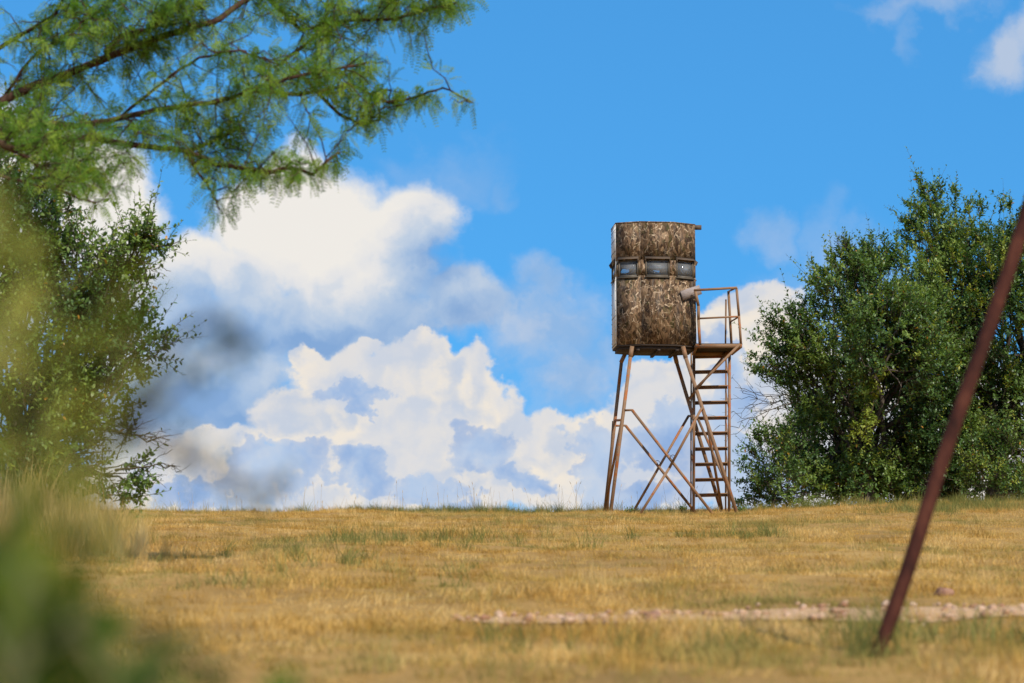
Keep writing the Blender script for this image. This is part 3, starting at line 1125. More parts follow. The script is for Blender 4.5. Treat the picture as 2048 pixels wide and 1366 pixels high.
    bar('splint', W(1227, 842, D0 + .72), at_ground(1213, D0 + .80), .05)
    for px, py, y in ((1346, 915, D0 - .91), (1315, 926, D0 + .84)):
        c = W(px, py, y)
        mb = MB(O)
        for j in range(4):
            pts = [c + Vector((.05 * math.cos(a + j), .045 * math.sin(a * 1.3 + j), .05 * math.sin(a + j))) for a in np.linspace(0, 5.2, 9)]
            mb.tube(pts, .004, 4)
        mb.tube([c, c + Vector((-.07, -.03, .05)), c + Vector((-.11, -.03, .03))], .004, 4)
        mb.build('wire_tie', M['rivet'], root)

    # porch: deck, posts, rails
    PF, PB = D0 - .42, D0 + .52
    dz = W(1440, 692, PF).z
    def deck(px, y, z=None):
        p = W(px, 692, y)
        return Vector((p.x, y, dz if z is None else z))
    c0, c1, c2, c3 = deck(1391, PF), deck(1484, PF), deck(1466, PB), deck(1384, PB)
    porch = bar('deck_beam', c0, c1, .07, .05)
    bar('deck_beam', c3, c2, .06, .05)
    bar('deck_beam', c1 + Vector((-.02, .04, 0)), c2 + Vector((-.02, -.04, 0)), .05, .05)
    bar('deck_beam', c0 + Vector((.02, .04, 0)), c3 + Vector((.02, -.04, 0)), .05, .05)
    n = 5
    for i in range(n):
        t0, t1 = (i + .04) / n, (i + .96) / n
        a, b2 = c0.lerp(c3, t0), c0.lerp(c3, t1)
        d, e = c1.lerp(c2, t0), c1.lerp(c2, t1)
        mb = MB(O)
        mb.prism([(d.x + .01, d.y), (e.x + .01, e.y), (b2.x, b2.y), (a.x, a.y)][::-1], dz - .058 + .085, dz + .05)
        mb.build('deck_plank', M['underside'], root)
    post = MB(O)
    P = [W(1390, 580, PF), W(1397, 612, PF), W(1397, 640, PF), W(1400, 690, PF)]
    for a, b2 in zip(P[:-1], P[1:]):
        post.bar(a, b2, .05, .05, (0, -1, 0))
    post.build('rail_post', M['steel'], root)['label'] = 'bent rusty rail post at the cabin'
    post = MB(O)
    P2 = [W(1473, 576, PF), W(1478, 632, PF), W(1482, 690, PF)]
    for a, b2 in zip(P2[:-1], P2[1:]):
        post.bar(a, b2, .042, .042, (0, -1, 0))
    post.build('rail_post', M['steel'], root)
    r0, r1 = W(1457, 583, PB), W(1463, 690, PB)
    bar('rail_post', r0, r1, .045)
    bar('rail_post', W(1452, 599, PB + .02), W(1451, 692, PB + .02), .03)
    bar('top_rail', W(1388, 580.5, PF - .01), W(1474, 575.5, PF - .01), .04)
    bar('top_rail', W(1472, 576, PF), r0, .045, .03)
    bar('mid_rail', W(1398, 637, PF), W(1478, 633, PF), .03)
    bar('mid_rail', W(1477, 634, PF), W(1462, 643, PB), .035, .028)
    # knee braces of the porch
    bar('knee_brace', W(1480, 688, PF - .04), on('fr', 777) + Vector((0, -.04, 0)), .045)
    bar('knee_brace', W(1456, 702, PB - .05), on('br', 800) + Vector((0, -.04, 0)), .045)
    # ladder
    LY, LR = D0 + .60, D0 + .95
    lad = MB(O).bar(W(1388, 700, LY), at_ground(1387, LY), .05, .05, (0, -1, 0)).build('ladder', M['steel'], root)
    bar('rail', W(1459, 708, LY), at_ground(1458, LY), .05, parent=lad)
    bar('rail', W(1382.5, 702, LR), at_ground(1381.5, LR), .028, parent=lad)
    bar('rail', W(1452, 704, LR), at_ground(1451, LR), .03, parent=lad)
    for i in range(10):
        py = 713 + 30.8 * i
        a, b2 = W(1388, py, LY), W(1458, py - 1.5, LY)
        a, b2 = a + Vector((.026, 0, 0)), b2 - Vector((.026, 0, 0))
        up = Vector((0, 0, .016))
        bk = Vector((0, .028, -.016))
        MB(O).bar(a + up, b2 + up, .022, .05, (0, -1, 0)).bar(a + bk, b2 + bk, .042, .012, (0, -1, 0)).build('rung', M['steel'], lad)
    for i in range(5):
        py = 712 + 62 * i
        for xl, xr in ((1382.5, 1387.5), (1451.5, 1458)):
            mb = MB(O)
            mb.bar(W(xl, py, LR), W(xr, py + 52, LY), .016, .016, (0, -1, 0))
            mb.build('web_bar', M['steel'], lad)
    # grey board wedged behind the porch rail
    bz = W(1377, 583.5, D0 - .42).z
    bx, by = .635, -.385
    bd = MB().box(-.215, .215, -.012, .012, -.088, .088).build('board', M['board'], root, (bx * cyw - by * syw, bx * syw + by * cyw, bz - O.z))
    bd.rotation_euler = (0, math.radians(-20), YAW + math.radians(22.5))
    bd['label'] = 'weathered grey wooden board hanging askew'
    br = W(1399, 455, D0 + .05)
    MB(O).box(br.x - .12, br.x + .035, br.y - .03, br.y + .03, br.z - .04, br.z + .04).build('bracket', M['awning'], root)


build_tower()


# ------------------------------------------------------------------ leaning rusty pipe
def build_pipe():
    foot = ground_at(1754, 1314)
    t = W(2042, 462, foot.y + .1)
    d = (t - foot).normalized()
    root = thing('leaning_pipe', foot, 'rusty red brown steel pipe leaning to the right out of the grass', 'pipe')
    mb = MB(foot)
    L = 2.55
    n = 14
    pts = [foot - d * .35] + [foot + d * (L * i / n) + Vector((.004 * math.sin(i), 0, .003 * math.cos(i * 1.7))) for i in range(n + 1)]
    mb.tube(pts, .0295 * foot.y / 9.0, 20).build('pipe_body', M['pipe'], root, smooth=True)
    e = foot + d * L
    MB(foot).tube([e - d * .03, e + d * .012, e + d * .02], [.035, .035, .026], 20).build('end_collar', M['pipe'], root, smooth=True)


build_pipe()


# ------------------------------------------------------------------ foliage
def unit(v):
    return v / np.maximum(np.linalg.norm(v, axis=-1, keepdims=True), 1e-9)


def leaf_mesh(P, D, N, L, Wd, tint, pointed=True):
    """Elliptic leaves: P base, D along, N face normal (all n x 3), L length, Wd width."""
    D = unit(D)
    S = unit(np.cross(D, N))
    N = np.cross(S, D)
    L, Wd = L[:, None], Wd[:, None]
    pts = [P, P + D * L * .32 + S * Wd * .46 + N * Wd * .12, P + D * L * .74 + S * Wd * .36 + N * Wd * .06, P + D * L - N * L * .06,
           P + D * L * .74 - S * Wd * .36 + N * Wd * .06, P + D * L * .32 - S * Wd * .46 + N * Wd * .12]
    V = np.stack(pts, 1)
    o = np.arange(len(P))[:, None] * 6
    F = np.concatenate([o + np.array([[0, 1, 5]]), o + np.array([[1, 2, 4]]), o + np.array([[1, 4, 5]]), o + np.array([[2, 3, 4]])])
    return V.reshape(-1, 3), F, np.repeat(tint, 6)


def lines_mesh(C, r):
    """3-sided tapering twigs: C (n,k,3) centre lines, r (n,k) radii."""
    n, k, _ = C.shape
    d = unit(C[:, -1] - C[:, 0])
    u = unit(np.cross(d, np.array([0.31, 0.87, 0.38])))
    w = np.cross(d, u)
    V = []
    for a in (0, 2.0944, 4.1888):
        V.append(C + (u * math.cos(a) + w * math.sin(a))[:, None, :] * r[:, :, None])
    V = np.stack(V, 2)                       # n,k,3,3
    F = []
    o = (np.arange(n) * k * 3)[:, None]
    for i in range(k - 1):
        for s in range(3):
            s2 = (s + 1) % 3
            F.append(o + np.array([[i * 3 + s, i * 3 + s2, i * 3 + 3 + s2, i * 3 + 3 + s]]))
    return V.reshape(-1, 3), np.concatenate(F)


def shoots(P, D, Ln, per, leaf_l, leaf_w, rng, droop=0.0, tint_lo=0.0, tint_hi=1.0, tint0=None):
    """Leafy shoots: start P, direction D, length Ln, per leaves on each. Returns leaf mesh and twig mesh arrays."""
    n = len(P)
    D = unit(D)
    bend = rng.normal(0, .22, (n, 3)) + np.array([0, 0, .12 - droop])
    t = (np.arange(per) + .5) / per
    t = np.clip(t[None, :] + rng.normal(0, .03, (n, per)), .02, 1.0)
    pos = P[:, None, :] + (D[:, None, :] * t[..., None] + bend[:, None, :] * (t ** 2)[..., None]) * Ln[:, None, None]
    tan = unit(D[:, None, :] + 2 * bend[:, None, :] * t[..., None])
    ph = np.arange(per)[None, :] * 2.4 + rng.uniform(0, 6.28, (n, 1))
    ref = np.broadcast_to(np.array([.2, .5, .84]), tan.shape)
    u = unit(np.cross(tan, ref))
    w = np.cross(tan, u)
    rad = u * np.cos(ph)[..., None] + w * np.sin(ph)[..., None]
    ld = unit(tan * rng.uniform(.35, .9, (n, per, 1)) + rad + np.array([0, 0, .1 - droop]) + rng.normal(0, .18, (n, per, 3)))
    ln = unit(np.cross(ld, np.cross(np.array([0, 0, 1.0]), ld)) + rng.normal(0, .45, (n, per, 3)) + tan * .3)
    size = (1.0 - .45 * np.maximum(t - .7, 0) / .3) * rng.uniform(.7, 1.2, (n, per))
    base = rng.uniform(tint_lo, tint_hi, (n, 1)) if tint0 is None else tint0[:, None]
    tint = np.clip(base * .9 + rng.normal(0, .1, (n, per)) + .18 * (t - .5), 0, .96)
    tint = np.where(rng.random((n, per)) < .008, .99, tint)
    lv = leaf_mesh(pos.reshape(-1, 3), ld.reshape(-1, 3), ln.reshape(-1, 3), (leaf_l * size).ravel(), (leaf_w * size).ravel(), tint.ravel())
    k = 4
    tt = np.linspace(-.25, 1, k)
    C = P[:, None, :] + (D[:, None, :] * tt[None, :, None] + bend[:, None, :] * (np.sign(tt) * tt ** 2)[None, :, None]) * Ln[:, None, None]
    r = (np.linspace(1, .25, k)[None, :] * .0065) * np.ones((n, 1))
    tw = lines_mesh(C, r)
    return lv, tw


def lobe_seeds(lobes, depth, count, rng, shell=(.5, 1.0), gap=.0, gscale=1.3, seed=0.0, flat=1.0):
    """Points in a crown made of overlapping lumps given in pixels of the photograph at a depth; returns points and outward directions."""
    cs, rs, wts = [], [], []
    for px, py, rx, ry, dy in lobes:
        y = depth + dy
        c = W(px, py, y)
        m = y / F_PX
        cs.append(c[:])
        rs.append((rx * m, flat * .5 * (rx + ry) * m, ry * m))
        wts.append((rx * ry) ** .95)
    cs, rs, wts = np.array(cs), np.array(rs), np.array(wts)
    k = rng.choice(len(cs), count * 3, p=wts / wts.sum())
    d = unit(rng.normal(0, 1, (count * 3, 3)))
    r = shell[0] + (shell[1] - shell[0]) * rng.random((count * 3, 1)) ** .6
    p = cs[k] + d * r * rs[k]
    out = unit(d / rs[k])
    # drop points deep inside another lump and points in gaps
    q = np.linalg.norm((p[:, None, :] - cs[None]) / rs[None], axis=2)
    q[np.arange(len(q)), k] = 9
    keep = (q.min(1) > .42) | (rng.random(len(q)) < .35)
    if gap:
        g = np.array([mnoise.noise(Vector(v) * gscale + Vector((seed, 0, 0))) for v in p])
        g2 = np.array([mnoise.noise(Vector(v) * gscale * 2.3 + Vector((seed + 40, 1, 0))) for v in p])
        keep &= g + .75 * g2 > -gap + .30 * (r[:, 0] - .5) / .5 + rng.normal(0, .05, len(g))
    keep &= p[:, 2] > height(p[:, 0], p[:, 1]) + .05
    p, out = p[keep][:count], out[keep][:count]
    return p, out, cs, rs


def merge(parts):
    V, F, T, o = [], [], [], 0
    for q in parts:
        V.append(q[0])
        F.append(q[1] + o)
        if len(q) > 2:
            T.append(q[2])
        o += len(q[0])
    return np.concatenate(V), np.concatenate(F), (np.concatenate(T) if T else None)


def limb_path(a, b, rng, wob=.12, n=6, sag=0.0):
    a, b = Vector(a), Vector(b)
    L = (b - a).length
    pts = []
    for i in range(n + 1):
        t = i / n
        p = a.lerp(b, t) + Vector(rng.normal(0, wob * L * .25, 3)) * math.sin(math.pi * t) + Vector((0, 0, sag * L * math.sin(math.pi * t)))
        pts.append(p)
    return pts


def oak(name, label, cat, base_px, depth, lobes, n_shoot, leaf, rng, leaf_mat='oak_leaf', young_sprigs=(), per=15, gap=.22, long_frac=.1, group=None, trunk_r=.16, extra=(), dead=(), yellow=0, seed=0.0, tone=(0.0, .85), fork=.35):
    bx = W(base_px, 1000, depth).x
    base = Vector((bx, depth, hz(bx, depth)))
    root = thing(name, base, label, cat, group)
    B = np.array(base[:])
    p, out, cs, rs = lobe_seeds(lobes, depth, n_shoot, rng, gap=gap, seed=seed)
    n = len(p)
    ln = rng.uniform(.20, .42, n)
    d = out * .9 + rng.normal(0, .45, (n, 3)) + np.array([0, 0, .38])
    far = rng.random(n) < long_frac
    ln = np.where(far, rng.uniform(.5, .85, n), ln)
    d = np.where(far[:, None], out * .7 + rng.normal(0, .22, (n, 3)) + np.array([0, 0, .9]), d)
    # tone drifts in clumps, widened to paint lit and shaded masses into the leaves
    g = np.array([mnoise.noise(Vector(v) * .9 + Vector((seed + 5, 3, 1))) for v in p])
    t0 = np.clip(.45 + 1.15 * g + rng.normal(0, .12, n), tone[0], tone[1])
    lv, tw = shoots(p, d, ln, per, leaf, leaf * .52, rng, tint0=t0)
    parts_l, parts_t = [lv], [tw]
    if extra:
        # named sprigs that stick out of the crown: from px,py to px,py
        for x0, y0, x1, y1, dy in extra:
            a, b = np.array(W(x0, y0, depth + dy)[:]), np.array(W(x1, y1, depth + dy + rng.normal(0, .15))[:])
            L = np.linalg.norm(b - a)
            l1, t1 = shoots(a[None], (b - a)[None], np.array([L]), max(8, int(L / .02)), leaf, leaf * .5, rng, tint_lo=.25, tint_hi=.6)
            parts_l.append(l1)
            parts_t.append(t1)
            m = int(L / .045)
            tt = rng.uniform(.1, .85, m)
            l2, t2 = shoots(a + (b - a) * tt[:, None], (b - a)[None] / L + rng.normal(0, .7, (m, 3)), rng.uniform(.14, .34, m), 10, leaf * .95, leaf * .5, rng, tint_lo=.2, tint_hi=.7)
            parts_l.append(l2)
            parts_t.append(t2)
    V, F, T = merge(parts_l)
    o = link('foliage', mesh_of('foliage', V - B, F, M[leaf_mat], T), root)
    o['kind'] = 'stuff'
    bright = []
    for x0, y0, x1, y1, dy in young_sprigs:  # yellow green sprigs of young growth at set places
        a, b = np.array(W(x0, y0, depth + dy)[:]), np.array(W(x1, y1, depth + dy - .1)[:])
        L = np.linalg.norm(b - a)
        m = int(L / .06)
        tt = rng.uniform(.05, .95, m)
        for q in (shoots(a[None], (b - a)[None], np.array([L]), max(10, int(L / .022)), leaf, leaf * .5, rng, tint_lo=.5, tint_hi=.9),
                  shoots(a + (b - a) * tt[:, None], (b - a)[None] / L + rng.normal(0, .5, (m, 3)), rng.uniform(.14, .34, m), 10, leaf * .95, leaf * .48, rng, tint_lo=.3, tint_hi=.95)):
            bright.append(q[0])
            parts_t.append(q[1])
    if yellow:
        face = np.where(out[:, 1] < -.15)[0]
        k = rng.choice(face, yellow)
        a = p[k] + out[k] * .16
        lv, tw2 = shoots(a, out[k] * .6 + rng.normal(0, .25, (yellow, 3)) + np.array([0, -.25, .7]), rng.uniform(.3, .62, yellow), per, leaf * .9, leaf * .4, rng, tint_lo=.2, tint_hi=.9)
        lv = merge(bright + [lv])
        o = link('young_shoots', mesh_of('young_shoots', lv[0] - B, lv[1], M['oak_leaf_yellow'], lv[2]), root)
        o['kind'] = 'stuff'
        o['label'] = 'brighter yellow green young shoots'
        parts_t.append(tw2)
    V, F, _ = merge(parts_t)
    o = link('twigs', mesh_of('twigs', V - B, F, M['twig']), root)
    o['kind'] = 'stuff'
    # trunk and limbs
    top = Vector(np.average(cs, axis=0, weights=(rs[:, 0] * rs[:, 2]) ** .5)[:])
    fk = base.lerp(Vector((top.x, top.y, top.z)), fork)
    pts = [base - Vector((0, 0, .25))] + limb_path(base, fk, rng, .1, 4)
    MB(base).tube(pts, list(np.linspace(trunk_r * 1.25, trunk_r * .8, len(pts))), 10).build('trunk', M['bark'], root, smooth=True)
    for c, r in zip(cs, rs):
        e = Vector(c)
        pts = limb_path(fk, e, rng, .22, 7)
        rr = trunk_r * .55 * min(1.0, .45 + .5 * r[0])
        MB(base).tube(pts, list(np.linspace(rr, rr * .25, len(pts))), 7).build('limb', M['bark'], root, smooth=True)
        sb = MB(base)
        for j in range(9):
            s = pts[2 + int(rng.integers(0, 5))]
            dd = unit(rng.normal(0, 1, 3)) * r * rng.uniform(.6, .9)
            q = limb_path(s, e + Vector(dd[:]), rng, .25, 5)
            sb.tube(q, list(np.linspace(rr * .32, .006, len(q))), 5, False)
        sb.build('branch', M['bark'], root, smooth=True)
    for x0, y0, x1, y1, dy, m in dead:
        db = MB(base)
        a, b = W(x0, y0, depth + dy), W(x1, y1, depth + dy - .2)
        q = limb_path(a, b, rng, .2, 8)
        L = (b - a).length
        db.tube(q, list(np.linspace(.014, .004, 9)), 4, False)
        for j in range(m):
            s = q[int(rng.integers(1, 8))]
            dirv = ((b - a).normalized() + Vector(rng.normal(0, .6, 3))).normalized()
            e = s + dirv * L * rng.uniform(.25, .6)
            qq = limb_path(s, e, rng, .3, 5)
            db.tube(qq, list(np.linspace(.007, .003, 6)), 3, False)
            for _ in range(3):
                s2 = qq[int(rng.integers(1, 5))]
                e2 = s2 + (dirv + Vector(rng.normal(0, .7, 3))).normalized() * rng.uniform(.08, .25)
                db.tube([s2, s2.lerp(e2, .5) + Vector(rng.normal(0, .012, 3)), e2], [.004, .003, .002], 3, False)
        db.build('dead_branch', M['twig'], root)['label'] = 'bare leafless grey branch'
    return root


rg = np.random.default_rng(21)
oak('oak_tree', 'broad dark green oak just right of the tower, with bare twigs on its left flank', 'tree', 1730, 44.0,
    [(1710, 590, 90, 80, 0), (1665, 690, 85, 75, -.3), (1775, 690, 125, 120, -.9), (1660, 790, 80, 70, -.2), (1650, 900, 75, 85, 0), (1730, 900, 130, 95, .5), (1815, 820, 110, 130, .5),
     (1745, 560, 60, 50, .2), (1810, 600, 90, 90, .2), (1690, 965, 110, 50, .1), (1690, 540, 40, 35, .1), (1820, 965, 120, 55, .7), (1600, 665, 40, 38, 0), (1850, 720, 90, 130, .5),
     (1870, 900, 100, 110, 1.0), (1660, 870, 100, 120, .8), (1760, 930, 140, 80, .9), (1590, 730, 38, 34, -.1)],
    6000, .088, rg, gap=.30, yellow=110, seed=2.0,
    extra=[(1610, 720, 1535, 600, -.3), (1610, 730, 1495, 668, -.2), (1610, 690, 1568, 598, 0), (1630, 680, 1598, 585, .1), (1620, 760, 1485, 735, -.3), (1600, 750, 1488, 700, -.2), (1600, 700, 1520, 625, -.1),
           (1620, 740, 1510, 650, .1), (1620, 700, 1550, 640, .2), (1600, 770, 1530, 745, 0), (1640, 650, 1622, 590, 0), (1740, 540, 1745, 465, .2), (1700, 530, 1690, 475, .1), (1680, 560, 1660, 490, 0),
           (1600, 790, 1500, 720, -.2), (1765, 540, 1772, 470, .3), (1780, 540, 1800, 465, .2), (1610, 640, 1580, 610, 0), (1760, 540, 1720, 470, 0)],
    young_sprigs=[(1750, 800, 1715, 730, -1.0), (1745, 810, 1770, 735, -1.0), (1760, 790, 1710, 770, -1.05), (1740, 800, 1720, 860, -1.0), (1730, 820, 1700, 880, -1.0), (1745, 820, 1735, 880, -1.0), (1680, 660, 1720, 600, -.6),
           (1700, 640, 1760, 600, -.5), (1650, 620, 1660, 560, -.3), (1720, 700, 1690, 640, -.9), (1790, 660, 1800, 590, -.9), (1830, 720, 1850, 640, -.8), (1760, 640, 1790, 570, -.6), (1640, 690, 1620, 640, -.4)],
    dead=[(1650, 800, 1470, 775, -.2, 12), (1640, 790, 1475, 845, -.3, 10), (1650, 770, 1520, 735, -.2, 9), (1720, 530, 1668, 482, 0, 8), (1720, 560, 1672, 532, 0, 6), (1640, 810, 1500, 800, 0, 9)])
oak('oak_tree', 'tallest oak behind the leaning pipe, its ragged top highest against the blue sky', 'tree', 1990, 45.5,
    [(1870, 482, 66, 66, 0), (1950, 545, 110, 85, 0), (2060, 525, 110, 85, .2), (1895, 620, 110, 120, -.4), (2020, 660, 140, 140, -.4), (2160, 580, 150, 160, 0), (1960, 800, 140, 120, 0),
     (2110, 830, 160, 160, 0), (1862, 452, 38, 42, 0), (1960, 930, 130, 80, .8), (2240, 760, 160, 200, .3), (1925, 472, 40, 34, 0), (2000, 472, 40, 32, 0), (1880, 780, 90, 140, -.2), (2040, 900, 150, 110, .3), (1960, 560, 130, 110, .6), (2000, 760, 140, 140, .6)],
    6400, .088, rg, gap=.32, yellow=110, seed=9.0, trunk_r=.2,
    young_sprigs=[(1985, 560, 1972, 495, -1.2), (2000, 560, 2010, 490, -1.2), (1950, 640, 1935, 580, -1.2), (1965, 640, 1952, 560, -1.2), (1975, 650, 1990, 590, -1.2), (1900, 600, 1880, 540, -1.1), (1930, 560, 1900, 500, -1.0),
           (1870, 520, 1850, 460, -.8), (2030, 690, 2045, 630, -1.2), (1890, 690, 1910, 640, -1.1), (2010, 780, 2030, 720, -1.2), (1930, 480, 1940, 420, -.8), (1860, 560, 1830, 500, -.8)],
    extra=[(1870, 430, 1826, 345, 0), (1870, 420, 1868, 362, 0), (1850, 420, 1810, 402, .1), (1880, 420, 1882, 360, 0), (1910, 430, 1912, 365, 0), (1930, 430, 1945, 395, 0), (1960, 440, 1962, 390, .1),
           (2000, 430, 2002, 398, 0), (2020, 430, 2022, 400, 0), (2040, 440, 2046, 415, 0), (1840, 450, 1800, 440, 0), (1830, 490, 1795, 470, 0), (1850, 400, 1845, 360, 0)])
oak('oak_sapling', 'loose bushy sapling with light green sprigs, at the left foot of the broad oak', 'shrub', 1545, 42.9,
    [(1530, 930, 40, 60, 0), (1560, 965, 60, 42, 0), (1505, 985, 35, 30, 0), (1600, 985, 60, 30, .1), (1545, 890, 30, 40, 0)], 300, .08, rg, gap=.3, per=13, trunk_r=.04, yellow=10, seed=14., fork=.25, tone=(.25, .8),
    extra=[(1530, 930, 1483, 888, 0), (1525, 900, 1510, 840, 0), (1540, 950, 1480, 930, 0), (1530, 960, 1476, 965, 0), (1550, 900, 1545, 850, 0), (1530, 990, 1478, 1000, 0), (1560, 890, 1580, 850, 0)])
oak('oak_sapling', 'sparse pale green sapling in front of the dark hollow, right of the leaning pipe', 'shrub', 2000, 42.6,
    [(1985, 935, 45, 55, 0), (2025, 900, 40, 60, 0), (2060, 950, 50, 50, 0), (1960, 970, 30, 30, 0), (2030, 985, 80, 35, .1)], 340, .08, rg, gap=.3, per=13, trunk_r=.035, yellow=45, seed=17., fork=.25, tone=(.4, .9),
    extra=[(1990, 920, 1985, 850, 0), (2000, 900, 2020, 845, 0), (1970, 940, 1940, 880, 0), (1965, 960, 1930, 940, 0)])
oak('oak_tree', 'oak at the left edge, its leafy branch reaching out over the tall straw grass', 'tree', 20, 24.0,
    [(60, 430, 105, 100, 0), (-70, 500, 190, 190, .2), (165, 545, 85, 60, -.1), (240, 512, 72, 30, -.1), (290, 482, 32, 20, -.1), (190, 650, 90, 60, 0), (265, 690, 55, 42, -.1), (90, 690, 150, 120, 0),
     (50, 850, 160, 120, 0), (170, 790, 85, 70, .1), (200, 880, 50, 50, 0), (225, 950, 45, 55, -.1), (0, 1000, 190, 110, .2), (30, 330, 90, 80, .2)],
    3000, .072, rg, gap=.5, yellow=60, seed=31., trunk_r=.15, long_frac=.06,
    extra=[(270, 500, 352, 488, -.1), (280, 490, 322, 438, -.1), (285, 680, 338, 672, -.1), (270, 660, 300, 575, -.1), (250, 720, 300, 760, -.1), (230, 560, 310, 555, 0), (130, 420, 158, 425, 0),
           (240, 900, 270, 845, 0), (240, 940, 300, 915, 0), (250, 960, 310, 950, 0), (240, 1000, 300, 990, 0)],
    dead=[(150, 560, 300, 520, 0, 5), (220, 860, 340, 880, 0, 5), (230, 940, 345, 930, 0, 6), (120, 520, 170, 470, .1, 4)])


# ------------------------------------------------------------------ feathery compound leaves (mesquite)
def pinnate(P, D, L, pairs, rng, leaflet, tint_lo=0.1, tint_hi=.9, droop=.5):
    """Feather shaped leaves: rachis from P along D bending down, leaflets in pairs. Returns leaflets and rachis arrays."""
    n = len(P)
    D = unit(D)
    t = (np.arange(pairs) + 1.0) / pairs
    fall = np.array([0, 0, -1.0]) * droop
    pos = P[:, None] + (D[:, None] * t[None, :, None] + fall * (t ** 2)[None, :, None]) * L[:, None, None]
    tan = unit(D[:, None] + 2 * fall * t[None, :, None])
    nrm = unit(np.cross(np.cross(D, rng.normal(0, 1, (n, 3))), D))
    S = unit(np.cross(tan, np.broadcast_to(nrm[:, None], tan.shape)))
    V, T = [], []
    tint = np.repeat(rng.uniform(tint_lo, tint_hi, (n, 1)), pairs, 1) + rng.normal(0, .07, (n, pairs))
    for sgn in (-1, 1):
        d = unit(S * sgn + tan * .45 + rng.normal(0, .08, tan.shape))
        w = unit(np.cross(d, np.cross(S, tan)))
        ll = (leaflet * (1 - .45 * np.abs(2 * t - .9)) * rng.uniform(.85, 1.1, (n, pairs)))[..., None]
        hw = leaflet * .1
        V.append(np.stack([pos, pos + d * ll * .5 + w * hw, pos + d * ll, pos + d * ll * .5 - w * hw], 2).reshape(-1, 4, 3))
        T.append(tint.ravel())
    V = np.concatenate(V)
    T = np.clip(np.concatenate(T), 0, .97)
    o = np.arange(len(V))[:, None] * 4
    F = np.concatenate([o + np.array([[0, 1, 2]]), o + np.array([[0, 2, 3]])])
    tt = np.linspace(-.25, 1, 4)
    C = P[:, None] + (D[:, None] * tt[None, :, None] + fall * (np.maximum(tt, 0) ** 2)[None, :, None]) * L[:, None, None]
    rc = lines_mesh(C, np.full((n, 4), .0009) * np.linspace(1.2, .6, 4)[None])
    return (V.reshape(-1, 3), F, np.repeat(T, 4)), rc


def inside(poly, x, y):
    c = False
    j = len(poly) - 1
    for i in range(len(poly)):
        xi, yi = poly[i]
        xj, yj = poly[j]
        if (yi > y) != (yj > y) and x < (xj - xi) * (y - yi) / (yj - yi) + xi:
            c = not c
        j = i
    return c


def to_px(p):
    v = p - EYE
    f = v.dot(Vector((0, math.cos(PITCH), math.sin(PITCH))))
    return 1024 + F_PX * v.x / f, 683 - F_PX * v.dot(Vector((0, -math.sin(PITCH), math.cos(PITCH)))) / f


